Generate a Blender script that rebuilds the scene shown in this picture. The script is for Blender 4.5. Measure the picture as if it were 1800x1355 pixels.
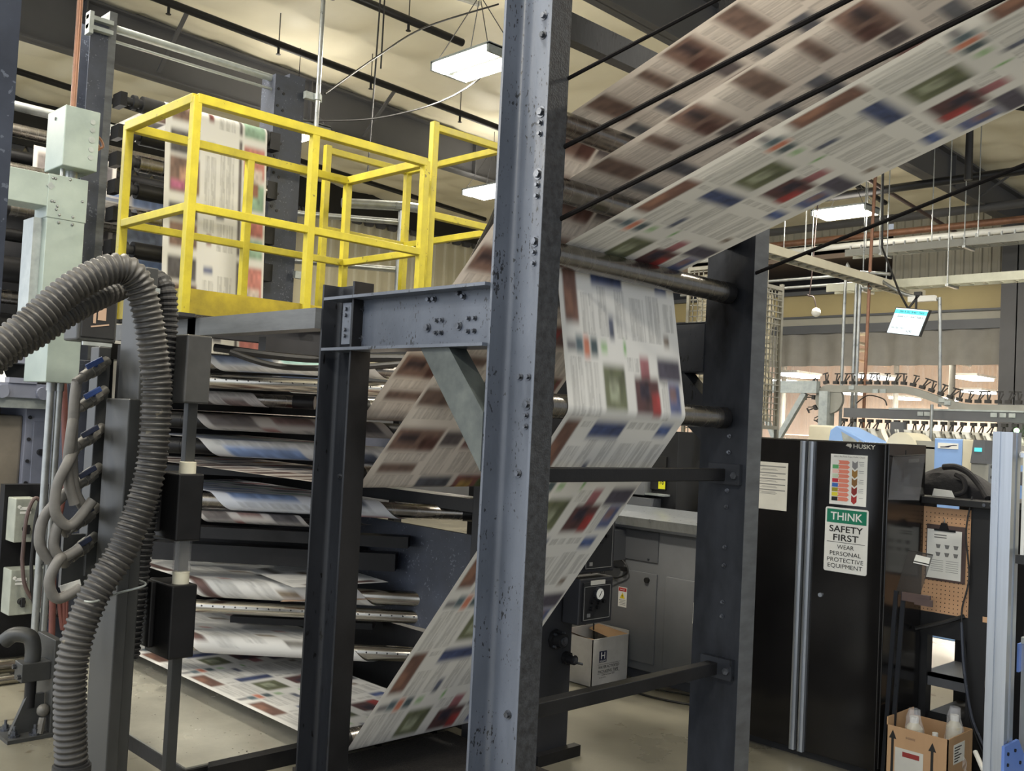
import bpy, bmesh, math, random
import numpy as np
from mathutils import Vector, Matrix

# ------------------------------------------------------------------ scene, camera, world, exposure
sc = bpy.context.scene
for o in list(bpy.data.objects): bpy.data.objects.remove(o)
col = sc.collection
random.seed(7); rng = np.random.default_rng(7)
sc.view_settings.view_transform = 'Standard'
sc.view_settings.look = 'None'
sc.view_settings.gamma = 1.0
sc.view_settings.use_curve_mapping = False
sc.view_settings.exposure = 0.34

cam_d = bpy.data.cameras.new('camera'); cam = bpy.data.objects.new('camera', cam_d); col.objects.link(cam)
cam_d.sensor_width = 36.0; cam_d.lens = 1750.0 / 1800.0 * 36.0
cam_d.clip_start = 0.05; cam_d.clip_end = 200
CAM_YAW, CAM_PITCH, CAM_ROLL = 45.874, 2.1735, 2.8395      # degrees
_p, _r, _y = (math.radians(a) for a in (CAM_PITCH, CAM_ROLL, CAM_YAW))
fw = Vector((math.cos(_y) * math.cos(_p), math.sin(_y) * math.cos(_p), math.sin(_p)))
r0 = Vector((math.sin(_y), -math.cos(_y), 0)); u0 = r0.cross(fw)
rt = math.cos(_r) * r0 + math.sin(_r) * u0; up = -math.sin(_r) * r0 + math.cos(_r) * u0
M4 = Matrix((rt, up, -fw)).transposed().to_4x4(); M4.translation = (0, 0, 1.83)
cam.matrix_world = M4
sc.camera = cam

w = bpy.data.worlds.new('world'); sc.world = w; w.use_nodes = True
WORLD = w.node_tree.nodes['Background']
# daylight reaches the hall from its open dock side (-x); the other open side is dim
_nt = w.node_tree
_tc = _nt.nodes.new('ShaderNodeTexCoord'); _vd = _nt.nodes.new('ShaderNodeVectorMath'); _vd.operation = 'DOT_PRODUCT'; _vd.inputs[1].default_value = (-.92, .38, .1)
_mr = _nt.nodes.new('ShaderNodeMapRange'); _mr.inputs[1].default_value = -.6; _mr.inputs[2].default_value = .9; _mr.inputs[3].default_value = .34; _mr.inputs[4].default_value = 1.7
_nt.links.new(_tc.outputs['Generated'], _vd.inputs[0]); _nt.links.new(_vd.outputs['Value'], _mr.inputs[0]); _nt.links.new(_mr.outputs[0], WORLD.inputs[1])
WORLD.inputs[0].default_value = (0.86, 0.92, 1.0, 1)
LAMP_W = 140.0         # hall fixtures, watts each, downwards
CEILING_FILL_W = 11.0       # added fill lamp above each fixture, brightens the ceiling
ROOM_W = 230.0         # fixtures of the bright room behind the strip curtain

# ------------------------------------------------------------------ helpers
def lin(c):
    return tuple((x / 12.92 if x <= 0.04045 else ((x + 0.055) / 1.055) ** 2.4) for x in c)
def hx(r, g, b): return lin((r / 255, g / 255, b / 255))
def V(*a): return Vector(a if len(a) == 3 else a[0])

MATS = {}
def mat(name, c1, c2=None, rough=0.5, metal=0.0, scale=4.0, amount=0.5, bump=0.0, bscale=60.0, spots=None, spot_amt=0.0, spot_scale=30.0,
        emit=None, estr=0.0, alpha=None, spec=0.5, stretch=None, rvar=0.15):
    m = bpy.data.materials.new(name); m.use_nodes = True
    nt = m.node_tree; N = nt.nodes; L = nt.links
    b = N['Principled BSDF']
    b.inputs['Roughness'].default_value = rough; b.inputs['Metallic'].default_value = metal
    b.inputs['Specular IOR Level'].default_value = spec
    c2 = c2 or tuple(x * 0.8 for x in c1)
    tc = N.new('ShaderNodeTexCoord'); mp = N.new('ShaderNodeMapping')
    L.new(tc.outputs['Object'], mp.inputs[0])
    if stretch: mp.inputs['Scale'].default_value = stretch
    nz = N.new('ShaderNodeTexNoise'); nz.inputs['Scale'].default_value = scale; nz.inputs['Detail'].default_value = 6
    nz.inputs['Roughness'].default_value = 0.62
    L.new(mp.outputs[0], nz.inputs['Vector'])
    rp = N.new('ShaderNodeValToRGB'); h = 0.28 * (1 - amount) + 0.02
    rp.color_ramp.elements[0].position = 0.5 - h - 0.08; rp.color_ramp.elements[1].position = 0.5 + h + 0.08
    rp.color_ramp.elements[0].color = (*c2, 1); rp.color_ramp.elements[1].color = (*c1, 1)
    L.new(nz.outputs['Fac'], rp.inputs[0])
    out = rp.outputs[0]
    if spots is not None:
        n2 = N.new('ShaderNodeTexNoise'); n2.inputs['Scale'].default_value = spot_scale; n2.inputs['Detail'].default_value = 3
        L.new(mp.outputs[0], n2.inputs['Vector'])
        n3 = N.new('ShaderNodeTexNoise'); n3.inputs['Scale'].default_value = spot_scale / 9; L.new(mp.outputs[0], n3.inputs['Vector'])
        ad = N.new('ShaderNodeMath'); ad.operation = 'MULTIPLY_ADD'; ad.inputs[1].default_value = 0.45
        L.new(n3.outputs['Fac'], ad.inputs[0]); L.new(n2.outputs['Fac'], ad.inputs[2])
        r2 = N.new('ShaderNodeValToRGB'); t = 0.98 - 0.3 * spot_amt
        r2.color_ramp.elements[0].position = min(t, .97); r2.color_ramp.elements[1].position = min(t + 0.03, .99)
        L.new(ad.outputs[0], r2.inputs[0])
        mx = N.new('ShaderNodeMix'); mx.data_type = 'RGBA'
        L.new(r2.outputs[0], mx.inputs[0]); L.new(out, mx.inputs[6]); mx.inputs[7].default_value = (*spots, 1)
        out = mx.outputs[2]
    L.new(out, b.inputs['Base Color'])
    if rvar:
        mr = N.new('ShaderNodeMapRange'); mr.inputs[3].default_value = max(rough - rvar, .02); mr.inputs[4].default_value = min(rough + rvar, 1)
        L.new(nz.outputs['Fac'], mr.inputs[0]); L.new(mr.outputs[0], b.inputs['Roughness'])
    if bump:
        n4 = N.new('ShaderNodeTexNoise'); n4.inputs['Scale'].default_value = bscale; n4.inputs['Detail'].default_value = 4
        L.new(mp.outputs[0], n4.inputs['Vector'])
        bp = N.new('ShaderNodeBump'); bp.inputs['Strength'].default_value = bump; bp.inputs['Distance'].default_value = 0.01
        L.new(n4.outputs['Fac'], bp.inputs['Height']); L.new(bp.outputs[0], b.inputs['Normal'])
    if emit: b.inputs['Emission Color'].default_value = (*emit, 1); b.inputs['Emission Strength'].default_value = estr
    if alpha is not None: b.inputs['Alpha'].default_value = alpha
    MATS[name] = m
    return m

class G:
    """mesh collector, world coordinates"""
    def __init__(s): s.v = []; s.f = []
    def add(s, vs, fs):
        n = len(s.v); s.v += [tuple(x) for x in vs]; s.f += [tuple(i + n for i in f) for f in fs]; return s
    def box(s, x0, x1, y0, y1, z0, z1):
        x0, x1 = sorted((x0, x1)); y0, y1 = sorted((y0, y1)); z0, z1 = sorted((z0, z1))
        vs = [(x, y, z) for z in (z0, z1) for y in (y0, y1) for x in (x0, x1)]
        return s.add(vs, [(0, 2, 3, 1), (4, 5, 7, 6), (0, 1, 5, 4), (2, 6, 7, 3), (0, 4, 6, 2), (1, 3, 7, 5)])
    def obox(s, c, ax, ay, az):
        c, ax, ay, az = V(c), V(ax), V(ay), V(az)
        if ax.cross(ay).dot(az) < 0: az = -az
        vs = [c + i * ax + j * ay + k * az for k in (-1, 1) for j in (-1, 1) for i in (-1, 1)]
        return s.add(vs, [(0, 2, 3, 1), (4, 5, 7, 6), (0, 1, 5, 4), (2, 6, 7, 3), (0, 4, 6, 2), (1, 3, 7, 5)])
    def bar(s, p, q, wd, ht, up=(0, 0, 1)):
        p, q = V(p), V(q); d = (q - p); u = V(up)
        sd = d.cross(u)
        if sd.length < 1e-6: sd = d.cross(V(1, 0, 0))
        sd.normalize(); uu = sd.cross(d).normalized()
        return s.obox((p + q) / 2, d / 2, sd * wd / 2, uu * ht / 2)
    def frame(s, d):
        d = d.normalized(); a = V(0, 0, 1) if abs(d.z) < .9 else V(1, 0, 0)
        e = d.cross(a).normalized(); return e, d.cross(e).normalized()
    def cyl(s, p, q, r, seg=16, r2=None, caps=True):
        p, q = V(p), V(q); r2 = r if r2 is None else r2
        e, f = s.frame(q - p); n = len(s.v); vs = []
        for c, rr in ((p, r), (q, r2)):
            vs += [c + rr * (math.cos(t) * e + math.sin(t) * f) for t in (2 * math.pi * i / seg for i in range(seg))]
        fs = [(i, (i + 1) % seg, seg + (i + 1) % seg, seg + i) for i in range(seg)]
        if caps: fs += [tuple(range(seg))[::-1], tuple(range(seg, 2 * seg))]
        return s.add(vs, fs)
    def tube(s, pts, r, seg=8, caps=True):
        """pts; r a number or one radius per point"""
        pts = [V(p) for p in pts]; n = len(pts)
        rs = [r] * n if isinstance(r, (int, float)) else r
        tg = [(pts[min(i + 1, n - 1)] - pts[max(i - 1, 0)]).normalized() for i in range(n)]
        e, f = s.frame(tg[0]); vs = []
        for i in range(n):
            t = tg[i]; e = (e - t * e.dot(t)).normalized(); f = t.cross(e)
            vs += [pts[i] + rs[i] * (math.cos(a) * e + math.sin(a) * f) for a in (2 * math.pi * k / seg for k in range(seg))]
        fs = [(i * seg + k, i * seg + (k + 1) % seg, (i + 1) * seg + (k + 1) % seg, (i + 1) * seg + k) for i in range(n - 1) for k in range(seg)]
        if caps: fs += [tuple(range(seg))[::-1], tuple(range((n - 1) * seg, n * seg))]
        return s.add(vs, fs)
    def prism(s, poly, axis, lo, hi):
        """poly 2D; axis 'X': (y,z)  'Y': (x,z)  'Z': (x,y)"""
        def P(a, b, t): return {'X': (t, a, b), 'Y': (a, t, b), 'Z': (a, b, t)}[axis]
        n = len(poly); vs = [P(a, b, lo) for a, b in poly] + [P(a, b, hi) for a, b in poly]
        fs = [(i, (i + 1) % n, n + (i + 1) % n, n + i) for i in range(n)] + [tuple(range(n))[::-1], tuple(range(n, 2 * n))]
        return s.add(vs, fs)
    def sphere(s, c, r, seg=12, rings=8, sz=1.0):
        c = V(c); vs = [c + V(0, 0, -r * sz)]
        for j in range(1, rings):
            a = -math.pi / 2 + math.pi * j / rings
            vs += [c + V(r * math.cos(a) * math.cos(t), r * math.cos(a) * math.sin(t), r * sz * math.sin(a)) for t in (2 * math.pi * i / seg for i in range(seg))]
        vs.append(c + V(0, 0, r * sz)); fs = []
        for i in range(seg):
            fs.append((0, 1 + (i + 1) % seg, 1 + i))
            for j in range(rings - 2):
                a = 1 + j * seg; fs.append((a + i, a + (i + 1) % seg, a + seg + (i + 1) % seg, a + seg + i))
            a = 1 + (rings - 2) * seg; fs.append((a + i, a + (i + 1) % seg, len(vs) - 1))
        return s.add(vs, fs)
    def grid(s, P):
        """P: 2D list of points"""
        h, wd = len(P), len(P[0]); vs = [p for row in P for p in row]
        return s.add(vs, [(j * wd + i, j * wd + i + 1, (j + 1) * wd + i + 1, (j + 1) * wd + i) for j in range(h - 1) for i in range(wd - 1)])
    def bolt(s, p, n, r=.012, h=.008, seg=6):
        p, n = V(p), V(n); return s.cyl(p - n * .003, p + n * h, r, seg)

def spline(pts, k=8):
    pts = [V(p) for p in pts]; out = []
    for i in range(len(pts) - 1):
        a, b, c, d = pts[max(i - 1, 0)], pts[i], pts[i + 1], pts[min(i + 2, len(pts) - 1)]
        for j in range(k):
            t = j / k
            out.append(.5 * ((2 * b) + (c - a) * t + (2 * a - 5 * b + 4 * c - d) * t * t + (3 * b - a - 3 * c + d) * t ** 3))
    out.append(pts[-1]); return out

WLOC = {}
def tag(o, label=None, cat=None, group=None, kind=None):
    if label: o['label'] = label
    if cat: o['category'] = cat
    if group: o['group'] = group
    if kind: o['kind'] = kind
    return o
def T(name, loc, label, cat, group=None):
    o = bpy.data.objects.new(name, None); col.objects.link(o); o.location = loc; o.empty_display_size = .1
    WLOC[o.name] = V(loc); return tag(o, label, cat, group)
def P(name, g, m, parent=None, label=None, smooth=False, bevel=0.0, cat=None, group=None, kind=None, org=None):
    me = bpy.data.meshes.new(name)
    if parent is not None: off = WLOC[parent.name]
    elif org is not None: off = V(org)
    else:
        n = len(g.v); off = V(sum(v[0] for v in g.v) / n, sum(v[1] for v in g.v) / n, min(v[2] for v in g.v))
    me.from_pydata([(v[0] - off.x, v[1] - off.y, v[2] - off.z) for v in g.v], [], g.f); me.update()
    bm = bmesh.new(); bm.from_mesh(me)
    if not getattr(g, 'open', False): bmesh.ops.recalc_face_normals(bm, faces=bm.faces)
    bm.to_mesh(me); bm.free()
    me.materials.append(MATS[m] if isinstance(m, str) else m)
    o = bpy.data.objects.new(name, me); col.objects.link(o); WLOC[o.name] = off
    if parent is not None: o.parent = parent
    else: o.location = off
    if smooth:
        me.polygons.foreach_set('use_smooth', [True] * len(me.polygons))
        me.set_sharp_from_angle(angle=math.radians(42))
    if bevel:
        b = o.modifiers.new('bevel', 'BEVEL'); b.width = bevel; b.segments = 2; b.limit_method = 'ANGLE'; b.angle_limit = math.radians(50)
    return tag(o, label, cat, group, kind)
def copy_tree(o, off=(0, 0, 0), parent=None, label=None):
    c = o.copy(); col.objects.link(c)
    if parent is None: c.location = V(o.location) + V(off)
    else: c.parent = parent
    if label: c['label'] = label
    for ch in list(o.children): copy_tree(ch, parent=c)
    return c
def text_mesh(lines, face, parent, m, name='lettering', depth=.0008, bold=False, label=None):
    """lines: (string, centre xyz, height, width limit or None, shear).  face '-X' (reads towards -Y) or '-Y' (reads towards +X)"""
    g = G(); R = {'-X': (V(0, -1, 0), V(0, 0, 1), V(-1, 0, 0)), '-Y': (V(1, 0, 0), V(0, 0, 1), V(0, -1, 0))}[face]
    for ln in lines:
        s, c, h, wl = ln[:4]
        cu = bpy.data.curves.new('t', 'FONT'); cu.body = s; cu.size = 1.0; cu.align_x = 'CENTER'; cu.align_y = 'CENTER'
        if bold: cu.offset = 0.014 if bold is True else bold
        ob = bpy.data.objects.new('t', cu); col.objects.link(ob)
        dg = bpy.context.evaluated_depsgraph_get(); dg.update()
        me = bpy.data.meshes.new_from_object(ob.evaluated_get(dg))
        vs = [v.co.copy() for v in me.vertices]; fs = [tuple(p.vertices) for p in me.polygons]
        bpy.data.objects.remove(ob); bpy.data.curves.remove(cu); bpy.data.meshes.remove(me)
        if not vs: continue
        xs = [v.x for v in vs]; ys = [v.y for v in vs]
        k = h / 0.72; kx = k
        if wl: kx = wl / (max(xs) - min(xs))
        cx, cy = (max(xs) + min(xs)) / 2, (max(ys) + min(ys)) / 2
        if ln[4:] and ln[4] == 'fit': k = h / (max(ys) - min(ys))
        g.add([V(c) + R[0] * (v.x - cx) * kx + R[1] * (v.y - cy) * k + R[2] * depth for v in vs], fs)
    g.open = True
    return P(name, g, m, parent, label)

# ------------------------------------------------------------------ materials
mat('steel_paint', hx(96, 103, 116), hx(56, 61, 70), rough=.32, scale=2.2, amount=.35, spots=hx(36, 38, 42), spot_amt=.32, spot_scale=90, bump=.05, bscale=90, stretch=(1, 1, .5))
mat('steel_dark', hx(46, 49, 55), hx(18, 19, 22), spec=.28, rough=.36, scale=2.0, amount=.3, spots=hx(12, 12, 13), spot_amt=.3, spot_scale=60, bump=.05, stretch=(1, 1, .3))
mat('steel_oily', hx(47, 50, 56), hx(9, 9, 10), rough=.32, scale=2.2, amount=.85, spec=.16, bump=.05, stretch=(1, 1, .45))
mat('flange_dark', hx(58, 60, 64), hx(30, 31, 34), rough=.7, scale=30, amount=.8, bump=.3, bscale=120)
mat('steel_brace', hx(84, 90, 88), hx(48, 54, 54), rough=.45, scale=9, amount=.5)
mat('oily_black', hx(32, 32, 34), hx(12, 12, 13), spec=.3, rough=.42, scale=3, amount=.4, bump=.08, bscale=40)
mat('black_paint', hx(30, 31, 33), hx(20, 20, 22), rough=.5, scale=4)
mat('plate_blue', hx(62, 68, 82), hx(38, 42, 52), rough=.5, scale=5, amount=.5, spots=hx(90, 96, 108), spot_amt=.3, spot_scale=60)
mat('bright_steel', hx(186, 182, 172), hx(160, 156, 148), rough=.24, metal=1.0, scale=3, amount=.1, stretch=(.6, .6, .05), rvar=.03)
mat('roller_steel', hx(150, 146, 140), hx(112, 108, 103), rough=.27, metal=.95, scale=6, amount=.2, stretch=(4, .02, .02), rvar=.04)
mat('bolt_steel', hx(120, 124, 132), hx(60, 62, 66), rough=.3, metal=.8, scale=20)
mat('yellow_paint', hx(204, 189, 48), hx(160, 147, 40), rough=.45, scale=7, amount=.4, spots=hx(120, 110, 44), spot_amt=.12, spot_scale=40)
mat('yellow_grimy', hx(196, 174, 34), hx(58, 53, 28), rough=.5, scale=2.6, amount=.35)
mat('grey_beam', hx(98, 101, 104), hx(66, 68, 70), rough=.42, scale=6, amount=.5, stretch=(1, .5, 3))
mat('beam_paint', hx(82, 82, 84), hx(70, 70, 72), rough=.6, scale=1.5)
mat('galv', hx(176, 182, 180), hx(140, 147, 146), rough=.38, metal=.35, scale=14, amount=.4)
mat('duct_green', hx(164, 176, 168), hx(132, 145, 140), rough=.4, metal=.15, scale=3, amount=.4)
mat('conduit', hx(170, 172, 170), hx(128, 132, 132), rough=.32, metal=.7, scale=8)
mat('cream_tray', hx(206, 206, 188), hx(176, 176, 158), rough=.5, metal=.1, scale=4)
mat('copper', hx(148, 108, 84), hx(110, 78, 62), rough=.45, metal=.4, scale=8)
mat('rust_red', hx(112, 66, 58), hx(84, 50, 46), rough=.6, scale=6)
mat('concrete', hx(140, 136, 121), hx(98, 95, 84), rough=.3, scale=1.3, amount=.3, spots=hx(92, 84, 70), spot_amt=.25, spot_scale=6, bump=.03, bscale=30, rvar=.12)
mat('ceiling_vinyl', hx(243, 236, 212), hx(231, 223, 197), rough=.45, scale=.9, amount=.4, bump=.25, bscale=3.0)
mat('siding', hx(214, 206, 178), hx(196, 190, 164), rough=.55, scale=1.2)
mat('siding_grey', hx(178, 174, 160), hx(160, 157, 144), rough=.55, scale=1.2)
mat('beige_wall', hx(186, 170, 124), hx(172, 156, 112), rough=.6, scale=1.2)
mat('curtain_grey', hx(146, 143, 136), hx(128, 125, 119), rough=.75, scale=3)
mat('hose', hx(74, 72, 69), hx(42, 41, 40), rough=.55, scale=7, amount=.3, spots=hx(112, 106, 92), spot_amt=.2, spot_scale=14)
mat('rubber_dark', hx(44, 44, 45), hx(28, 28, 29), rough=.6, scale=6)
mat('hose_grey', hx(112, 110, 106), hx(78, 76, 73), rough=.6, scale=6)
mat('valve_body', hx(104, 102, 96), hx(62, 60, 56), rough=.5, scale=14)
mat('valve_blue', hx(44, 70, 128), hx(28, 44, 84), rough=.45, scale=6)
mat('lever_dark', hx(34, 42, 66), hx(24, 28, 40), rough=.5, scale=6)
mat('nylon', hx(222, 218, 198), hx(200, 196, 176), rough=.45, scale=4)
mat('post_grey', hx(66, 67, 66), hx(40, 41, 41), rough=.45, scale=5, amount=.4, stretch=(1, 1, .4))
mat('box_grey', hx(86, 86, 85), hx(52, 52, 52), rough=.38, scale=3, amount=.4)
mat('unit_grey', hx(132, 136, 152), hx(112, 116, 130), rough=.5, scale=4)
mat('unit_brown', hx(132, 124, 112), hx(104, 98, 88), rough=.45, scale=4)
mat('switch_box', hx(168, 172, 160), hx(134, 138, 128), rough=.5, scale=6)
mat('cable_brown', hx(92, 74, 70), hx(64, 52, 50), rough=.5, scale=6)
mat('cable_black', hx(26, 26, 27), rough=.5)
mat('rope', hx(24, 22, 22), hx(14, 13, 13), rough=.95, scale=60, spec=.1, rvar=0)
mat('sheet_steel', hx(184, 182, 168), hx(146, 144, 134), rough=.25, metal=.3, scale=2.2, amount=.3, spots=hx(80, 76, 66), spot_amt=.12, spot_scale=60)
mat('grip_plate', hx(66, 62, 58), hx(30, 28, 27), rough=.8, scale=60, bump=1.0, bscale=120)
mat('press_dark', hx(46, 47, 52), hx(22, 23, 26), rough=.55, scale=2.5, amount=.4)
mat('cab_black', hx(26, 25, 25), hx(18, 17, 17), rough=.16, scale=2, rvar=.05)
mat('alu', hx(196, 202, 210), hx(172, 178, 186), rough=.3, metal=.8, scale=4, stretch=(8, 8, .3), rvar=.08)
mat('white_paint', hx(226, 226, 220), hx(212, 212, 206), rough=.45, scale=3)
mat('paper_white', hx(232, 232, 226), hx(220, 220, 214), rough=.7, scale=6)
mat('paper_grey', hx(196, 194, 184), hx(182, 180, 172), rough=.7, scale=6)
mat('ink_black', hx(24, 24, 24), rough=.6)
mat('ink_grey', hx(126, 126, 124), rough=.7)
mat('sign_green', hx(22, 122, 92), hx(20, 114, 86), rough=.45, scale=4)
mat('ink_white', hx(240, 240, 236), rough=.5)
mat('ink_red', hx(190, 44, 44), rough=.5)
mat('ink_yellow', hx(240, 214, 40), rough=.5)
mat('ink_navy', hx(40, 44, 74), rough=.6)
mat('cardboard', hx(184, 150, 112), hx(164, 130, 96), rough=.75, scale=4, stretch=(1, 1, .3))
mat('carton_white', hx(206, 204, 200), hx(172, 170, 166), rough=.7, scale=4)
mat('pegboard', hx(206, 166, 128), hx(192, 150, 114), rough=.65, scale=4)
mat('console_grey', hx(118, 120, 123), hx(98, 100, 103), rough=.45, scale=2.2, amount=.4)
mat('console_dark', hx(92, 94, 98), hx(78, 80, 84), rough=.45, scale=2.2)
mat('machine_blue', hx(136, 170, 220), hx(122, 156, 208), rough=.45, scale=3)
mat('frame_blue', hx(84, 122, 178), hx(72, 108, 160), rough=.45, scale=3)
mat('gusset_blue', hx(104, 136, 206), hx(92, 122, 190), rough=.45, scale=3)
mat('machine_cream', hx(206, 200, 178), hx(186, 180, 160), rough=.5, scale=3)
mat('machine_grey', hx(150, 150, 142), hx(126, 126, 120), rough=.5, scale=3)
mat('gripper_black', hx(42, 40, 38), hx(28, 27, 26), rough=.5)
mat('cloth_black', hx(34, 33, 36), hx(22, 21, 24), rough=.85, scale=14, bump=.4, bscale=40)
mat('room_white', hx(206, 184, 166), hx(190, 168, 150), rough=.6, scale=1)
mat('lamp_tube', (1, .96, .86), rough=.5, emit=(1.0, .93, .78), estr=26.0)
mat('room_tube', (1, .96, .86), rough=.5, emit=(1.0, .94, .84), estr=24.0)
mat('screen_glow', (.75, .85, .9), rough=.4, emit=(.72, .86, .95), estr=.5)
mat('screen_cyan', (.1, .7, .75), rough=.4, emit=(.06, .66, .74), estr=.6)
mat('green_led', (.3, 1, .3), rough=.4, emit=(.4, 1, .35), estr=6)
mat('wire_mesh', hx(150, 148, 136), hx(112, 110, 102), rough=.45, metal=.5, scale=6)
mat('crumple_plastic', hx(206, 196, 168), hx(150, 142, 122), rough=.35, scale=9, amount=.7, bump=.8, bscale=14)
mat('tan_strip', hx(176, 150, 128), hx(160, 134, 114), rough=.7)
mat('lime_tag', hx(226, 222, 40), rough=.5)
mat('bin_grey', hx(112, 120, 122), hx(96, 104, 106), rough=.55, scale=4)
for nm, c in (('c_salmon', (236, 140, 116)), ('c_green', (92, 170, 110)), ('c_pink', (240, 200, 190)), ('c_pale', (200, 214, 190)), ('c_red', (190, 40, 60)),
              ('c_blue', (60, 110, 190)), ('c_olive', (160, 150, 40)), ('c_yell', (226, 214, 60)), ('c_grey', (140, 140, 142)), ('c_brown', (140, 100, 56)),
              ('c_tan', (160, 120, 60)), ('c_maroon', (140, 44, 40)), ('c_dkred', (170, 50, 50))):
    mat(nm, hx(*c), rough=.6)

def see_through(name, base, fac, rough=.15, streak=False):
    m = bpy.data.materials.new(name); m.use_nodes = True; nt = m.node_tree; N = nt.nodes; L = nt.links
    b = N['Principled BSDF']; b.inputs['Base Color'].default_value = (*base, 1); b.inputs['Roughness'].default_value = rough
    tr = N.new('ShaderNodeBsdfTransparent'); mx = N.new('ShaderNodeMixShader'); mx.inputs[0].default_value = fac
    L.new(tr.outputs[0], mx.inputs[1]); L.new(b.outputs[0], mx.inputs[2]); L.new(mx.outputs[0], N['Material Output'].inputs[0])
    if streak:
        tc = N.new('ShaderNodeTexCoord'); mp = N.new('ShaderNodeMapping'); mp.inputs['Scale'].default_value = (1, 4.5, .12)
        nz = N.new('ShaderNodeTexNoise'); nz.inputs['Scale'].default_value = 3; nz.inputs['Detail'].default_value = 4
        mr = N.new('ShaderNodeMapRange'); mr.inputs[1].default_value = .35; mr.inputs[2].default_value = .7; mr.inputs[3].default_value = fac * .4; mr.inputs[4].default_value = fac * 1.8
        L.new(tc.outputs['Object'], mp.inputs[0]); L.new(mp.outputs[0], nz.inputs['Vector']); L.new(nz.outputs['Fac'], mr.inputs[0]); L.new(mr.outputs[0], mx.inputs[0])
    MATS[name] = m
see_through('clear_vinyl', (.85, .8, .74), .2, .12, True)
see_through('clear_tube', (.5, .5, .5), .22, .08)
see_through('tinted_sleeve', (.06, .055, .05), .5, .2)
see_through('clear_bag', (.9, .9, .92), .22, .08)

def newsprint_mat():
    m = bpy.data.materials.new('newsprint'); m.use_nodes = True; nt = m.node_tree; N = nt.nodes; L = nt.links
    b = N['Principled BSDF']; b.inputs['Roughness'].default_value = .62; b.inputs['Specular IOR Level'].default_value = .3
    at = N.new('ShaderNodeAttribute'); at.attribute_name = 'print'
    L.new(at.outputs['Color'], b.inputs['Base Color'])
    tl = N.new('ShaderNodeBsdfTranslucent'); L.new(at.outputs['Color'], tl.inputs[0])
    mx = N.new('ShaderNodeMixShader'); mx.inputs[0].default_value = .12
    L.new(b.outputs[0], mx.inputs[1]); L.new(tl.outputs[0], mx.inputs[2]); L.new(mx.outputs[0], N['Material Output'].inputs[0])
    MATS['newsprint'] = m
newsprint_mat()

# ------------------------------------------------------------------ printed page layouts (u across 0..1, v along in metres)
PAPER = np.array(hx(222, 221, 217))
PAGE_MAIN = dict(L=.70, pics=[
    (.035, .14, .66, .94, (112, 74, 60)), (.04, .10, .80, .90, (146, 104, 84)), (.38, .42, .19, .29, (92, 100, 126)), (.86, .91, .24, .29, (140, 122, 106)),
    (.03, .10, .32, .36, (104, 104, 112)), (.10, .155, .295, .37, (84, 108, 120)), (.16, .205, .295, .385, (214, 120, 84)), (.215, .27, .295, .375, (70, 92, 100)),
    (.30, .35, .31, .355, (160, 200, 140)), (.49, .51, .295, .35, (120, 186, 90)), (.62, .70, .355, .47, (150, 84, 92)), (.78, .985, .35, .46, (72, 66, 84)),
    (.30, .48, .41, .61, (98, 104, 70)), (.34, .42, .47, .57, (150, 156, 130)), (.56, .77, .45, .62, (88, 44, 48)), (.70, .775, .52, .62, (186, 60, 58)), (.60, .68, .47, .55, (60, 54, 70)),
    (.86, .965, .46, .61, (80, 92, 140)), (.87, .93, .48, .55, (140, 110, 110)),
    (.26, .52, .665, .755, (52, 70, 120)), (.82, .93, .665, .735, (62, 88, 148))],
    text=[(.16, .27, .10, .28), (.29, .37, .06, .28), (.44, .54, .06, .28), (.56, .70, .08, .28), (.72, .84, .06, .28), (.87, .97, .08, .22),
          (.03, .14, .39, .64), (.15, .27, .40, .64), (.50, .61, .36, .43), (.79, .85, .46, .64), (.16, .24, .67, .70), (.54, .66, .66, .70), (.68, .80, .66, .70)])
PAGE_BROWN = dict(L=.60, pics=[
    (.02, .34, .02, .15, (122, 92, 80)), (.05, .18, .05, .10, (60, 50, 54)), (.22, .33, .07, .14, (92, 60, 54)), (.05, .3, .22, .28, (112, 88, 78)), (.36, .50, .03, .12, (86, 78, 82)),
    (.53, .97, .02, .13, (116, 80, 76)), (.60, .70, .04, .10, (150, 60, 60)), (.74, .92, .03, .09, (74, 62, 84)), (.38, .62, .30, .38, (76, 80, 92)), (.66, .97, .29, .42, (124, 70, 66)),
    (.70, .80, .33, .40, (186, 150, 70)), (.84, .93, .31, .38, (92, 110, 70)), (.02, .33, .40, .50, (108, 84, 74)), (.40, .95, .47, .54, (92, 96, 104))],
    text=[(.03, .33, .29, .39), (.36, .5, .13, .29), (.54, .68, .15, .28), (.70, .84, .15, .28), (.86, .97, .15, .28), (.37, .63, .39, .46), (.04, .33, .51, .57), (.4, .95, .55, .59), (.04, .33, .16, .21)])
PAGE_ADS = dict(L=.95, pics=[
    (.05, .32, .05, .23, (84, 80, 84)), (.05, .33, .25, .52, (124, 94, 80)), (.14, .24, .33, .45, (196, 150, 122)), (.06, .19, .43, .50, (180, 92, 130)), (.22, .33, .42, .51, (140, 112, 70)),
    (.05, .32, .60, .72, (82, 78, 80)), (.06, .32, .74, .93, (138, 104, 86)), (.39, .48, .10, .15, (90, 100, 140)), (.50, .58, .62, .67, (70, 70, 84)), (.41, .46, .80, .88, (130, 52, 46)),
    (.715, .745, .02, .93, (96, 88, 88)), (.765, .98, .05, .30, (206, 122, 110)), (.82, .96, .22, .34, (216, 200, 190)), (.765, .98, .34, .55, (134, 172, 146)), (.82, .92, .33, .44, (160, 100, 80)), (.765, .98, .60, .76, (198, 112, 104)), (.765, .98, .78, .93, (140, 176, 150))],
    text=[(.37, .5, .2, .6), (.52, .67, .16, .6), (.37, .48, .68, .78), (.5, .67, .7, .92)])
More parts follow.
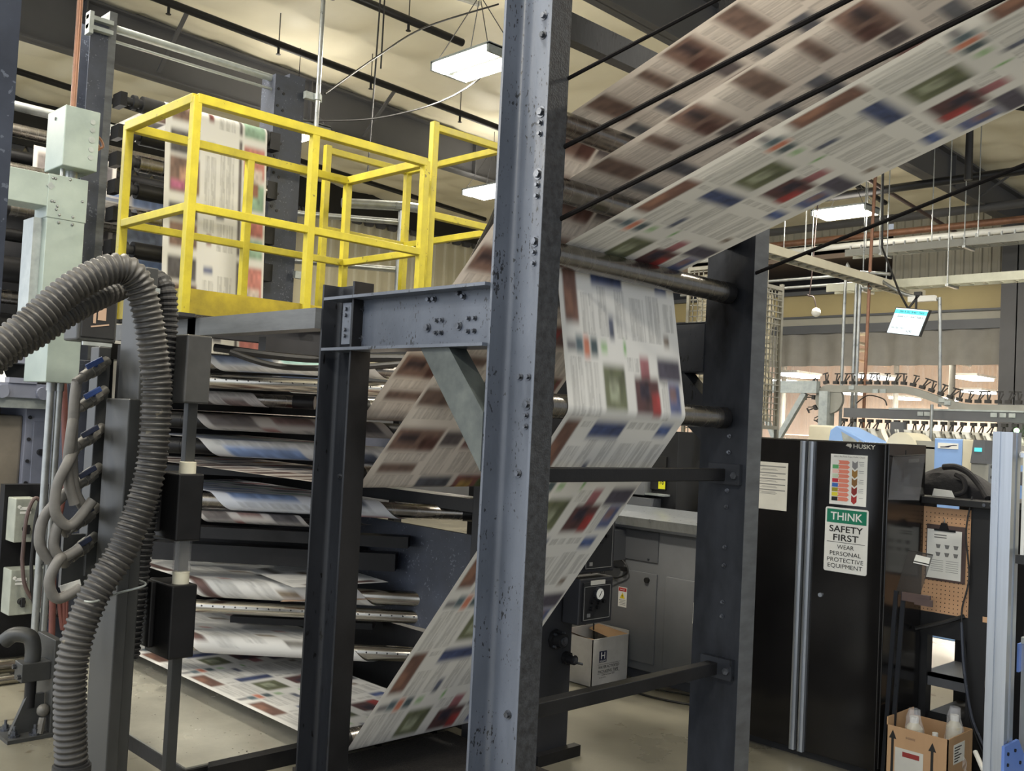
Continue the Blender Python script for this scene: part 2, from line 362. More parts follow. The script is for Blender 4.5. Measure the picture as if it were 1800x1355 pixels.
PAGE_BLUE = dict(L=.5, pics=[(.05, .4, .05, .22, (150, 164, 190)), (.45, .7, .1, .2, (140, 190, 180)), (.75, .95, .03, .2, (186, 120, 130)), (.1, .5, .3, .42, (120, 150, 200)), (.6, .9, .3, .44, (90, 100, 120))],
    text=[(.05, .45, .23, .29), (.5, .95, .22, .29), (.1, .9, .45, .49)])
PAGE_BROWN = dict(L=.70, pics=[(p[0], p[1], p[2] * 1.167, p[3] * 1.167, p[4]) for p in PAGE_BROWN['pics']], text=[(t[0], t[1], t[2] * 1.167, t[3] * 1.167) for t in PAGE_BROWN['text']])
PAGE_BROWN['paper'] = hx(212, 205, 197)  # darker, warmer paper: the warm backlight on these webs is put into the tone
PAGE_GREY = dict(L=.5, paper=hx(184, 179, 174), pics=[(.05, .3, .05, .2, (108, 100, 98)), (.4, .62, .06, .16, (120, 92, 88)), (.7, .95, .04, .2, (84, 80, 84)), (.12, .3, .28, .4, (92, 84, 82)), (.5, .8, .3, .42, (130, 110, 104)), (.3, .38, .2, .24, (150, 70, 66))],
    text=[(.05, .45, .21, .27), (.5, .95, .2, .28), (.05, .9, .43, .49), (.34, .48, .28, .42), (.82, .95, .28, .42)])
PAGE_PALE = dict(L=.62, pics=[(.04, .12, .05, .5, (104, 70, 64)), (.25, .32, .1, .14, (176, 74, 64)), (.5, .62, .3, .36, (140, 120, 90)), (.7, .78, .12, .16, (170, 80, 70)), (.6, .9, .45, .52, (120, 116, 108))],
    text=[(.16, .3, .18, .55), (.34, .48, .05, .5), (.52, .66, .05, .26), (.7, .8, .2, .42), (.83, .95, .05, .42)])

def paint(U, Vv, page):
    """printed colour for arrays of u (0..1) and v (metres)"""
    L = page['L']; vv = np.mod(Vv, L)
    shp = U.shape
    out = np.broadcast_to(np.array(page.get('paper', PAPER)), shp + (3,)).copy()
    r = np.random.default_rng(int(L * 1000))
    # text: columns of short grey lines
    tn = r.random((64, 512)); 
    ln = tn[(np.floor(U * 110).astype(int)) % 64, (np.floor(vv / .09 + np.floor(U * 110) * .37).astype(int)) % 512]
    for (a, b, c, d) in page['text']:
        m = (U > a) & (U < b) & (vv > c) & (vv < d)
        gut = (np.mod((U - a) * 1.0, .062) < .008)
        k = np.where(m & ~gut, .07 + .24 * ln, 0)
        out *= (1 - k)[..., None]
    bl = r.random((40, 90)); 
    def noise(s):
        x = U * s; y = vv * s * .62; i = np.floor(x).astype(int); j = np.floor(y).astype(int); fx = x - i; fy = y - j
        fx = fx * fx * (3 - 2 * fx); fy = fy * fy * (3 - 2 * fy)
        g = lambda a, b: bl[a % 40, b % 90]
        return (g(i, j) * (1 - fx) + g(i + 1, j) * fx) * (1 - fy) + (g(i, j + 1) * (1 - fx) + g(i + 1, j + 1) * fx) * fy
    n1, n2 = noise(17), noise(41)
    sm = lambda x: np.clip(x, 0, 1) ** 2 * (3 - 2 * np.clip(x, 0, 1))
    for (a, b, c, d, rgb) in page['pics']:
        e = .020; ev = .060
        k = sm((U - a) / e + .5) * sm((b - U) / e + .5) * np.maximum(sm((vv - c) / ev + .5) * sm((d - vv) / ev + .5), sm((vv + L - c) / ev + .5) * sm((d - vv - L) / ev + .5))
        cc = np.array(hx(*rgb)); mod = (.45 + .5 * n1 + .45 * n2)[..., None]
        k = k * .96; cc = cc * .82 + cc.mean() * .18
        out = out * (1 - k[..., None]) + np.clip(cc * mod, 0, 1) * k[..., None]
    return out

def paper_mesh(name, Pts, U, Vv, page, parent=None, **kw):
    """Pts (n,m,3) world grid"""
    n, m = U.shape
    org = kw.pop('org', None)
    off = WLOC[parent.name] if parent is not None else V(org if org is not None else Pts.reshape(-1, 3).mean(0))
    me = bpy.data.meshes.new(name)
    i = np.arange((n - 1) * (m - 1)); a = (i // (m - 1)) * m + i % (m - 1)
    faces = np.stack([a, a + 1, a + m + 1, a + m], 1)
    me.from_pydata((Pts.reshape(-1, 3) - np.array(off)).tolist(), [], faces.tolist()); me.update()
    ca = me.color_attributes.new('print', 'FLOAT_COLOR', 'POINT')
    c = np.ones((n * m, 4), np.float32); c[:, :3] = paint(U, Vv, page).reshape(-1, 3)
    ca.data.foreach_set('color', c.ravel())
    me.polygons.foreach_set('use_smooth', [True] * len(me.polygons))
    me.materials.append(MATS['newsprint'])
    o = bpy.data.objects.new(name, me); col.objects.link(o); WLOC[o.name] = off
    if parent is not None: o.parent = parent
    else: o.location = off
    return tag(o, **kw)
def web_strip(name, path, page, v0=0., flip=False, step=.008, nu=112, **kw):
    """path: list of (y, z, x0, x1): a continuous sheet across x"""
    p = np.array(path, float); s = np.r_[0, np.cumsum(np.hypot(np.diff(p[:, 0]), np.diff(p[:, 1])))]
    ss = np.unique(np.r_[np.arange(0, s[-1], step), s]); q = np.stack([np.interp(ss, s, p[:, k]) for k in range(4)], 1)
    u = np.linspace(0, 1, nu); n = len(ss)
    X = q[:, 2:3] + (q[:, 3:4] - q[:, 2:3]) * u
    Pts = np.stack([X, np.repeat(q[:, :1], nu, 1), np.repeat(q[:, 1:2], nu, 1)], 2)
    U = np.repeat(u[None], n, 0); Vv = np.repeat(((v0 - ss) if flip else (v0 + ss))[:, None], nu, 1)
    return paper_mesh(name, Pts, U, Vv, page, **kw)
def arc(cy, cz, r, a0, a1, x0, x1, n=14):
    return [(cy + r * math.cos(math.radians(a0 + (a1 - a0) * i / n)), cz + r * math.sin(math.radians(a0 + (a1 - a0) * i / n)), x0, x1) for i in range(n + 1)]

# @@PART2
# ------------------------------------------------------------------ the hall: floor, ceiling, walls
def ceil_z(x): return 6.80 - .034 * x
g = G()
g.grid([[(x, y, 0) for x in np.linspace(-8, 34, 22)] for y in np.linspace(-6, 18, 13)]); g.open = True
P('floor', g, 'concrete', kind='structure')

g = G()          # insulation blanket sagging between the purlins
xs = np.arange(-4, 19.06, .125); ys = np.arange(-4, 17.3, .12)
rows = []
for y in ys:
    row = []
    for x in xs:
        fx = ((x + 4) % 1.0) / 1.0; fy = ((y + 4) % .72) / .72
        sag = .045 * (max(4 * fx * (1 - fx), 0)) ** .5 * (max(4 * fy * (1 - fy), 0)) ** .5
        row.append((x, y, ceil_z(x) - sag + .012 * math.sin(x * 7.1 + y * 3.3)))
    rows.append(row)
g.grid(rows); g.open = True
P('ceiling', g, 'ceiling_vinyl', kind='structure', smooth=True)

def siding(g, axis, c, a0, a1, z0, z1, pitch=.16, d=.03):
    n = int((a1 - a0) / pitch); prof = []
    for i in range(n):
        a = a0 + i * pitch
        prof += [(a, 0), (a + pitch * .55, 0), (a + pitch * .65, d), (a + pitch * .9, d)]
    prof.append((a0 + n * pitch, 0))
    mk = (lambda a, o, z: (c - o, a, z)) if axis == 'X' else (lambda a, o, z: (a, c - o, z))
    g.grid([[mk(a, o, z) for a, o in prof] for z in (z0, z1)]); g.open = True
# right-hand end wall (x = 18.3) with the curtained opening
g = G(); siding(g, 'X', 18.3, 3.0, 8.7, 4.75, 6.35); siding(g, 'X', 18.3, 8.7, 17.2, 5.75, 6.35)
P('wall_back', g, 'siding_grey', kind='structure')
g = G(); g.box(18.3, 18.4, 3, 17.2, 4.27, 4.75); P('wall_back_fascia', g, 'beige_wall', kind='structure')
g = G(); g.box(18.22, 18.42, 3, 17.2, 3.93, 4.10); g.box(18.24, 18.32, 3, 17.2, 4.25, 4.29); g.box(18.2, 18.32, 3, 17.2, 4.72, 4.80)
P('trim_1', g, 'console_dark', kind='structure')
g = G(); g.box(18.3, 18.42, 3, 17.2, 4.1, 4.27); P('trim_2', g, 'siding_grey', kind='structure')
g = G(); g.box(18.3, 18.4, -2, 6.45, 0, 4.27); P('wall_right', g, 'siding_grey', kind='structure')
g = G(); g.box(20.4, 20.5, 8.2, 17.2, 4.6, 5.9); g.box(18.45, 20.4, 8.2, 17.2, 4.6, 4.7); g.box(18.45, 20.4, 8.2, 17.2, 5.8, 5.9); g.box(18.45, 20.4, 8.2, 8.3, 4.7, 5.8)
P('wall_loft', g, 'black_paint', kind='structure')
# far side wall (y = 17)
g = G(); siding(g, 'Y', 17.0, 2, 18.3, 2.6, 5.95, .3, .045)
P('wall_left', g, 'siding', kind='structure')
g = G(); g.box(-4, 18.3, 16.8, 16.95, 5.86, 6.95); P('trim_3', g, 'black_paint', kind='structure')
g = G(); g.prism([(2 + .0, 5.86)] + [(2 + .3 * i + k, z) for i in range(54) for k, z in ((.0, 5.86), (.05, 5.76), (.22, 5.76), (.27, 5.86))] + [(18.2, 5.9), (2, 5.9)], 'Y', 16.86, 16.94)
P('trim_4', g, 'beam_paint', kind='structure')
g = G(); g.box(2, 18.3, 16.9, 17.05, 0, 2.62); P('wall_left_dado', g, 'console_dark', kind='structure')

# bright mailroom beyond the strip curtain
g = G(); g.box(33.5, 33.6, -4, 22, 0, 6.2); P('wall_mailroom', g, 'room_white', kind='structure')
g = G(); g.box(18.6, 33.5, -4, 22, 5.5, 5.6); P('ceiling_mailroom', g, 'room_white', kind='structure')
g = G(); g.box(18.6, 33.5, 21.9, 22, 0, 5.5); g.box(18.6, 33.5, -4, -3.9, 0, 5.5); P('wall_mailroom_side', g, 'room_white', kind='structure')

# ------------------------------------------------------------------ light fittings
def lamp(loc, size, watts, name='fixture_or_fill_light', color=(1.0, .93, .80)):
    d = bpy.data.lights.new(name, 'AREA'); d.shape = 'RECTANGLE'; d.size, d.size_y = size; d.energy = watts; d.color = color
    o = bpy.data.objects.new(name, d); col.objects.link(o); o.location = loc; return o
def fixture(x, y, z, label, ztop, watts=None):
    t = T('ceiling_light', (x, y, z), label, 'light', 'twin-bank hall light fittings')
    g = G(); g.box(x - .24, x + .24, y - .44, y - .41, z, z + .09); g.box(x - .24, x + .24, y + .41, y + .44, z, z + .09)
    g.box(x - .24, x + .24, y - .44, y + .44, z + .075, z + .10); g.box(x - .05, x + .05, y - .42, y + .42, z + .02, z + .08)
    P('housing', g, 'galv', t)
    for s in (-1, 1):
        g = G(); c = x + s * .145; g.prism([(c - .075, z + .012), (c - .04, z + .072), (c + .04, z + .072), (c + .075, z + .012), (c + .075, z + .0), (c - .075, z + .0)], 'Y', y - .41, y + .41)
        P('lamp_bank', g, 'lamp_tube', t)
    g = G()
    for sx in (-1, 1):
        for sy in (-1, 1): g.tube([(x + sx * .2, y + sy * .38, z + .1), (x, y, min(z + .75, ztop - .05)), (x, y, ztop)], .005, 5)
    P('hanging_wire', g, 'cable_black', t)
    lamp((x, y, z - .03), (.42, .8), LAMP_W if watts is None else watts)
    lamp((x, y, z + .13), (.42, .8), CEILING_FILL_W).rotation_euler = (math.pi, 0, 0)  # added fill lamp aimed at the ceiling; the housing top is closed
    return t
fixture(6.55, 7.5, 5.4, 'lit twin-bank light fitting hanging left of the tall near column, biggest one in view', 6.56)
fixture(13.85, 7.27, 5.2, 'lit light fitting below the newsprint sheet on the right, above the cable trays', 6.3)
fixture(10.45, 11.45, 5.4, 'lit light fitting under the dark girder just left of the near column', 6.4)
fixture(6.75, 11.2, 5.4, 'lit light fitting behind the grey drilled post at the yellow platform', 6.55)
for i, (x, y) in enumerate([(2.2, 3.2), (-1.0, .5), (-3.0, 9.0), (7.2, 2.2), (2.4, 7.6), (11.5, 2.0), (-2.0, 5.5), (1.2, 12.5)]):
    fixture(x, y, 5.4, 'light fitting %s, out of frame' % ['over the front of the press', 'behind the viewer', 'farther to the left', 'over the tool cabinet', 'over the left end of the press', 'over the parts shelves', 'to the left of the viewer', 'at the far left of the hall'][i], ceil_z(x) - .02)
g = G()

def room_fixture(x, y, z, label):
    t = T('ceiling_light', (x, y, z), label, 'light', 'mailroom light fittings')
    g = G(); g.box(x - .62, x + .62, y - .3, y + .3, z + .06, z + .12); P('housing', g, 'white_paint', t)
    g = G(); g.box(x - .58, x + .58, y - .26, y + .26, z, z + .06); P('lamp_bank', g, 'room_tube', t)
    lamp((x, y, z - .05), (1.1, .5), ROOM_W)
RF = [(22.5, 12.9), (26.9, 15.7), (23.9, 11.6), (25.7, 9.85), (30.2, 12.5), (28.8, 10.9), (30.0, 15.4), (31.0, 14.0), (22.0, 9.3), (30, 8)]
RFZ = [3.35, 3.46, 3.4, 3.5, 3.17, 3.32, 3.3, 3.2, 4.6, 3.6]
RFN = ['near the left edge of the opening', 'deep at the far left of the mailroom', 'left of the hanging screen', 'right of the conveyor bend', 'in the middle of the mailroom', 'beside the grey wall column',
       'at the back left of the mailroom', 'at the back middle of the mailroom', 'behind the vertical conduits', 'at the back right of the mailroom']
for (x, y), z, n in zip(RF, RFZ, RFN): room_fixture(x, y, z, 'glowing light fitting behind the strip curtain, ' + n)

# ------------------------------------------------------------------ roof girders and wall column
def girder(y, x0, x1, label):
    t = T('roof_girder', ((x0 + x1) / 2, y, 5.6), label, 'girder', 'dark grey roof girders')
    lo = lambda x: 5.99 - .021 * x
    g = G(); g.prism([(x0, lo(x0)), (x1, lo(x1)), (x1, ceil_z(x1) - .02), (x0, ceil_z(x0) - .02)], 'Y', y - .008, y + .008); P('web_plate', g, 'beam_paint', t)
    g = G()
    g.prism([(x0, lo(x0)), (x1, lo(x1)), (x1, lo(x1) + .02), (x0, lo(x0) + .02)], 'Y', y - .1, y + .1); P('bottom_flange', g, 'beam_paint', t)
    g = G()
    g.prism([(x0, ceil_z(x0) - .1), (x1, ceil_z(x1) - .1), (x1, ceil_z(x1) - .07), (x0, ceil_z(x0) - .07)], 'Y', y - .1, y + .1); P('top_flange', g, 'beam_paint', t)
    for x in np.arange(x0 + 1.1, x1, 3.1):
        g = G(); g.box(x - .01, x + .01, y - .09, y, lo(x) + .02, ceil_z(x) - .1); P('stiffener', g, 'beam_paint', t)
        g = G(); g.bar((x + .9, y - .09, lo(x) + .05), (x + .9, y - .8, ceil_z(x) - .12), .05, .02); P('flange_brace', g, 'beam_paint', t)
    return t
girder(12.0, -3, 18.2, 'long dark grey roof girder running behind the yellow platform')
girder(6.2, 4.6, 18.2, 'dark grey roof girder at upper right, partly covered by the newsprint')
t = T('wall_column', (17.75, 6.15, 0), 'dark grey steel column against the end wall at the right edge', 'column')
g = G(); g.box(17.6, 17.62, 5.85, 6.35, 0, 5.62); g.box(18.1, 18.12, 5.85, 6.35, 0, 5.62); P('flange', g, 'beam_paint', t)
g = G(); g.box(17.6, 18.1, 6.08, 6.1, 0, 5.62); P('web_plate', g, 'beam_paint', t)
g = G(); g.prism([(6.35, 5.0), (6.35, 5.6), (6.05, 5.6)], 'X', 17.7, 17.72); P('knee_plate', g, 'beam_paint', t)

# ------------------------------------------------------------------ press tower frame (columns, tie beams, braces, cross bars)
def channel(xf, xb, y0, y1, t=.013, r=.028):
    s = 1 if xb > xf else -1; n = 5
    pts = [(xf, y0), (xb, y0), (xb, y1), (xf, y1), (xf, y1 - t)]
    cx, cy = xb - s * (t + r), y1 - t - r
    pts += [(cx + s * r * math.sin(a), cy + r * math.cos(a)) for a in (i * math.pi / 2 / n for i in range(n + 1))]
    cy = y0 + t + r
    pts += [(cx + s * r * math.cos(a), cy - r * math.sin(a)) for a in (i * math.pi / 2 / n for i in range(n + 1))]
    return pts + [(xf, y0 + t)]
fr = T('press_tower_frame', (3.5, 3.4, 0), 'tall grey steel frame of four bolted columns carrying the idler rollers and newsprint', 'frame')
FRLAB = {}
def column(xf, xb, y0, y1, z1, m, label, bolts, nx):
    g = G(); g.prism(channel(xf, xb, y0, y1), 'Z', 0, z1); c = P('column', g, m, fr, label, smooth=True)
    fm = {'steel_paint': 'flange_dark', 'steel_dark': 'oily_black', 'steel_oily': 'grey_beam'}[m]
    g = G(); g.box(min(xf, xb) + .001, max(xf, xb) - .001, y0 - .002, y0, .02, z1 - .002); P('flange_side', g, fm, c, 'dull flange side')  # outer flange face toned apart from the rest of its column
    g = G(); g.box(min(xf, xb) - .04, max(xf, xb) + .04, y0 - .04, y1 + .04, 0, .02); P('base_plate', g, m, c)
    xw = xb - .013 if nx < 0 else xb - .002
    for (y, z, r) in bolts:
        g = G(); g.cyl((xw, y, z), (xw - .004, y, z), r * 1.5, 12); g.cyl((xw - .004, y, z), (xw - .016, y, z), r, 6)
        P('bolt', g, 'bolt_steel', c)
    return c
yb = 2.83
bA = []
for z in (3.10, 2.845, 2.57, 1.91): bA += [(yb, z, .016), (yb + .0, z - .045, .008), (yb + .0, z - .09, .008), (yb - .045, z - .03, .008), (yb - .045, z - .075, .008)]
bA += [(yb + .045, 2.02, .010), (yb + .0, 2.02, .010), (yb + .03, 1.63, .012), (yb - .04, 1.63, .006), (yb + .02, .67, .012), (yb - .045, .67, .008), (yb + .01, 3.42, .012), (yb + .01, 3.5, .012)]
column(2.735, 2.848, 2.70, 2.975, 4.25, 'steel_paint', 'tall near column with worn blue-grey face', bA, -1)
bB = [(2.80, z, .007) for z in (1.82, 1.74, 1.55, 1.47, 1.27, 1.18, 1.0, .93)] 
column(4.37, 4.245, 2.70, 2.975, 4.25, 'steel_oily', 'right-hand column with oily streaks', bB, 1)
bC = [(4.05, z, .010) for z in (1.87, 1.62, 1.50, 1.43, 1.28)] + [(4.1, 1.53, .010), (4.02, .22, .010), (4.15, 2.40, .008), (4.0, 2.42, .008), (4.15, 2.33, .008)]
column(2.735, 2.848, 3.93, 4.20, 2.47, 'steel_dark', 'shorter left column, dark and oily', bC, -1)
for X, sg, lab in ((2.78, 1, 'near tie beam between columns, drilled and bolted'), (4.32, -1, None)):
    m = 'steel_paint' if sg > 0 else 'steel_dark'
    xo = X - .06 if sg > 0 else X - .06
    g = G(); g.box(X + .012, X + .03, 2.98, 4.02, 2.15, 2.395) if sg > 0 else g.box(X - .075, X - .057, 2.98, 3.93, 2.15, 2.395)
    tb = P('tie_beam', g, m, fr, lab)
    for z in (2.145, 2.392):
        g = G(); g.box(X - .075, X + .075, 2.975, 4.14, z - .007, z + .007); P('beam_flange', g, m, tb)
    if sg > 0:
        def bb(y, z, r):
            g = G(); g.cyl((X + .012, y, z), (X + .006, y, z), r * 1.4, 12); g.cyl((X + .006, y, z), (X - .006, y, z), r, 6); P('bolt', g, 'bolt_steel', tb)
        for y, z, r in [(3.94, 2.34, .014), (3.94, 2.2, .014), (3.43, 2.36, .010), (3.395, 2.36, .010), (3.23, 2.375, .010), (3.2, 2.36, .010), (3.43, 2.235, .014), (3.22, 2.235, .014),
                        (3.37, 2.265, .008), (3.335, 2.265, .008), (3.37, 2.21, .008), (3.335, 2.21, .008), (3.16, 2.265, .008), (3.12, 2.265, .008), (3.16, 2.21, .008), (3.12, 2.21, .008)]: bb(y, z, r)
        g = G(); g.box(X - .035, X + .05, 3.96, 4.03, 2.17, 2.37); P('clip_angle', g, 'steel_paint', tb)
        for z in (2.34, 2.31, 2.24, 2.21):
            g = G(); g.bolt((X - .035, 4.0, z), (-1, 0, 0), .010, .012); P('bolt', g, 'bolt_steel', tb)
    # diagonal brace: square tube from beam underside to column
    xc = X if sg > 0 else X - .02
    g = G(); g.prism([(3.40, 2.138), (3.21, 2.138), (2.975, 1.87), (2.975, 1.63)] if sg > 0 else [(3.42, 2.138), (3.10, 2.138), (2.975, 2.02), (2.975, 1.79)], 'X', xc - .05, xc + .05)
    P('corner_brace', g, 'steel_brace' if sg > 0 else 'steel_dark', fr)
    if sg < 0:
        g = G(); g.prism([(2.975, 2.39), (3.6, 2.39), (3.6, 2.145), (2.975, 2.145)], 'X', X - .08, X - .06); P('gusset_plate', g, 'steel_dark', fr)
for z, lab in ((1.627, 'upper square cross bar'), (.675, 'lower square cross bar')):
    g = G(); g.box(2.85, 4.245, 2.80, 2.86, z - .03, z + .03); cb = P('cross_bar', g, 'oily_black', fr, lab, bevel=.004)
    g = G(); g.box(4.215, 4.245, 2.72, 2.90, z - .045, z + .055); P('end_bracket', g, 'steel_dark', cb)
    for y in (2.745,):
        g = G(); g.bolt((4.215, y, z), (-1, 0, 0), .018, .014); P('bolt', g, 'bolt_steel', cb)
g = G(); g.box(2.85, 4.245, 2.80, 2.86, 3.43, 3.545); P('top_beam', g, 'steel_dark', fr)

# ------------------------------------------------------------------ idler rollers
RR = .052
def roller(y, z, x0, x1, label, r=RR):
    t = T('idler_roller', ((x0 + x1) / 2, y, z), label, 'roller', 'idler rollers in the press tower')
    g = G(); g.cyl((x0 + .07, y, z), (x1 - .07, y, z), r, 32); P('roller_tube', g, 'roller_steel', t, smooth=True)
    for s, xe in ((1, x0), (-1, x1)):
        g = G(); g.cyl((xe + s * .008, y, z), (xe + s * .072, y, z), r * 1.04, 24); c = P('end_collar', g, 'oily_black', t, smooth=True)
        g = G(); g.cyl((xe - s * .012, y, z), (xe + s * .02, y, z), r * .35, 12); P('shaft_end', g, 'oily_black', c)
    return t
roller(2.83, 3.083, 2.862, 4.232, 'topmost steel idler roller between the two tall columns')
roller(2.83, 2.807, 2.862, 4.232, 'second steel idler roller from the top between the tall columns')
roller(2.83, 2.535, 2.862, 4.232, 'long polished idler roller above the hanging white newsprint page')
roller(2.83, 1.910, 2.862, 4.232, 'idler roller half covered by newsprint, above the upper cross bar')
roller(4.07, 1.866, 2.862, 4.232, 'upper idler roller beside the shorter left column')
roller(4.07, 1.528, 2.862, 4.232, 'lower idler roller beside the shorter left column, at its middle')
roller(4.07, .237, 2.862, 4.232, 'idler roller close to the floor at the foot of the left column')

# ------------------------------------------------------------------ the three running newsprint webs
def tangent(c0, c1, side0, side1, r):
    """angles of the tangent points on two rollers; side +1 = left of travel direction"""
    d = np.subtract(c1, c0); L = math.hypot(*d); th = math.atan2(d[1], d[0])
    if side0 == side1: return (math.degrees(th) + 90 * side0,) * 2
    ph = math.asin(2 * r / L) * -side0 ; th2 = th + ph
    return math.degrees(th2) + 90 * side0, math.degrees(th2) + 90 * side1
RW = RR + .0025
def norm(a, ref):
    while a - ref > 180: a -= 360
    while a - ref < -180: a += 360
    return a
EX = math.degrees(math.atan2(.313, -.95))       # outgoing direction, up towards the next unit
def web(c_low, c_up, x_low, x_up, page, label, mid=None, x_in=None, zin=None):
    path = [(6.88, c_low[1] - RW, *(x_in or x_low)), (6.0, c_low[1] - RW, *x_low)]
    if mid is None:
        a, b = tangent(c_low, c_up, 1, -1, RW); a = norm(a, 270)
        path += arc(*c_low, RW, 270, a, *x_low); e = norm(EX - 90, b)
        path += arc(*c_up, RW, b, e, *x_up); vref = None
    else:
        a, b = tangent(c_low, mid, 1, 1, RW); a = norm(a, 270)
        path += arc(*c_low, RW, 270, a, *x_low)
        c, d = tangent(mid, c_up, 1, -1, RW); c = norm(c, b)
        path += arc(*mid, RW, b, c, *x_up); e = norm(EX - 90, d)
        k = len(path); path += arc(*c_up, RW, d, e, *x_up)
    y, z = path[-1][:2]; L = 5.2; er = math.radians(EX)
    path.append((y + L * math.cos(er), z + L * math.sin(er), *x_up))
    p = np.array(path); s = np.r_[0, np.cumsum(np.hypot(np.diff(p[:, 0]), np.diff(p[:, 1])))]
    v0 = (s[k] - .02 if mid else s[-2])
    return web_strip('newsprint_web', path, page, v0=v0, flip=True, label=label, cat='newsprint', group=None)
web((4.07, .237), (2.83, 2.535), (2.91, 3.78), (3.02, 3.83), PAGE_MAIN, 'wide printed newsprint web rising from the floor roller and hanging white over the middle roller', mid=(2.83, 1.910))
web((4.07, 1.528), (2.83, 2.807), (2.90, 3.81), (3.02, 3.83), PAGE_BROWN, 'brown-toned newsprint web climbing from the lower side roller behind the diagonal brace')
web((4.07, 1.866), (2.83, 3.083), (2.90, 3.80), (3.01, 3.82), dict(PAGE_BROWN, L=.66), 'uppermost newsprint web leaving the top roller towards upper right')

# lead-in ropes
def rope(p, q, r, label, ext=4.0, m='rope'):
    p, q = V(p), V(q); d = (q - p).normalized(); e = q + d * ext
    pts = [p.lerp(e, i / 12) for i in range(13)]; g = G(); g.tube(pts, r, 7)
    P('threading_rope', g, m, None, label, smooth=True, cat='rope', group='threading ropes along the newsprint')
rope((2.84, 2.77, 3.196), (2.9, 2.042, 3.369), .008, 'dark rope from near column running above the newsprint against the ceiling')
rope((2.84, 2.774, 2.918), (2.9, 1.541, 3.231), .010, 'upper of the two black ropes drawn across the newsprint')
rope((2.84, 2.777, 2.627), (2.9, 1.078, 3.103), .010, 'lower of the two black ropes drawn across the newsprint')
rope((4.255, 2.817, 2.597), (4.3, 1.477, 2.995), .009, 'black rope from right-hand column rising past the ceiling lights')
g = G(); g.tube([(3.62, 4.2, 2.57), (3.21, 3.5, 2.79), (2.86, 2.95, 2.97)], .020, 8); g.tube([(3.62, 4.2, 2.57), (3.75, 4.42, 2.49), (3.95, 4.3, 2.4), (4.25, 4.1, 2.42)], .018, 8)
P('drive_belt', g, 'cable_black', None, 'thick black strap slanting down left of the near column', cat='strap')

# ------------------------------------------------------------------ yellow work platform and its grey support frame
pf = T('work_platform', (3.45, 5.95, 2.25), 'yellow-railed work platform on grey beams above the folded webs', 'platform')
g = G(); g.box(2.70, 2.82, 4.20, 6.6, 2.25, 2.352); P('support_beam', g, 'grey_beam', pf, 'grey painted beam')
g = G(); g.box(4.28, 4.38, 4.2, 6.6, 2.25, 2.352); P('support_beam', g, 'grey_beam', pf, 'grey painted beam')
g = G(); g.box(2.70, 4.38, 5.46, 5.56, 2.25, 2.352); P('cross_beam', g, 'press_dark', pf, 'dark grey beam')
g = G(); g.box(2.62, 4.38, 5.44, 6.42, 2.354, 2.372); P('deck', g, 'grip_plate', pf, 'dark grip plate deck')
RT = .026
def ybar(g, p, q, w=.052): g.bar(p, q, w, w); return g
for seg in (((2.62, 5.46), (4.34, 5.46)), ((2.62, 5.46), (2.62, 6.4)), ((2.62, 6.4), (4.34, 6.4)), ((4.34, 5.46), (4.34, 6.4))):
    (xa, ya), (xb, yb_) = seg
    g = G(); g.box(xa - .006, xb + .006, ya - .006, yb_ + .006, 2.372, 2.52); P('toe_board', g, 'yellow_grimy', pf)
    g = G(); ybar(g, (xa, ya, 3.63), (xb, yb_, 3.63), .056); P('top_rail', g, 'yellow_paint', pf, bevel=.004)
    g = G(); ybar(g, (xa, ya, 2.995), (xb, yb_, 2.995), .048); P('middle_rail', g, 'yellow_paint', pf, bevel=.004)
for x, y in ((2.62, 5.46), (3.43, 5.46), (4.34, 5.46), (2.62, 6.4), (3.50, 6.4), (4.34, 6.4)):
    g = G(); g.box(x - RT, x + RT, y - RT, y + RT, 2.36, 3.64); po = P('guard_post', g, 'yellow_paint', pf, bevel=.004)
    g = G(); g.box(x - .05, x + .05, y - .05, y + .05, 2.352, 2.372); P('foot_plate', g, 'press_dark', po)
sg = T('stair_guardrail', (4.85, 6.1, 2.35), 'second yellow guardrail cage, taller, between the platform and the near column', 'guardrail')
for x, y, z in ((4.52, 5.60, 3.97), (5.22, 5.60, 3.97), (5.22, 6.8, 3.97), (4.40, 6.8, 3.97)):
    g = G(); g.box(x - RT, x + RT, y - RT, y + RT, 2.36, z + .02); P('guard_post', g, 'yellow_paint', sg, bevel=.004)
for z in (3.95, 3.31):
    for p, q in (((4.52, 5.6), (5.22, 5.6)), ((5.22, 5.6), (5.22, 6.8)), ((5.22, 6.8), (4.40, 6.8))):
        g = G(); ybar(g, (*p, z), (*q, z), .05); P('guard_rail', g, 'yellow_paint', sg, bevel=.004)
g = G(); g.box(4.44, 5.26, 5.56, 6.84, 2.34, 2.38); P('deck', g, 'grip_plate', sg, 'dark grip plate deck')
g = G(); g.box(4.44, 5.26, 5.56, 5.6, 2.38, 2.5); P('toe_board', g, 'yellow_grimy', sg)
for x, y in ((4.5, 6.7), (5.2, 6.7), (5.2, 5.7)):
    g = G(); g.box(x - .04, x + .04, y - .04, y + .04, 0, 2.34); P('leg', g, 'press_dark', sg)
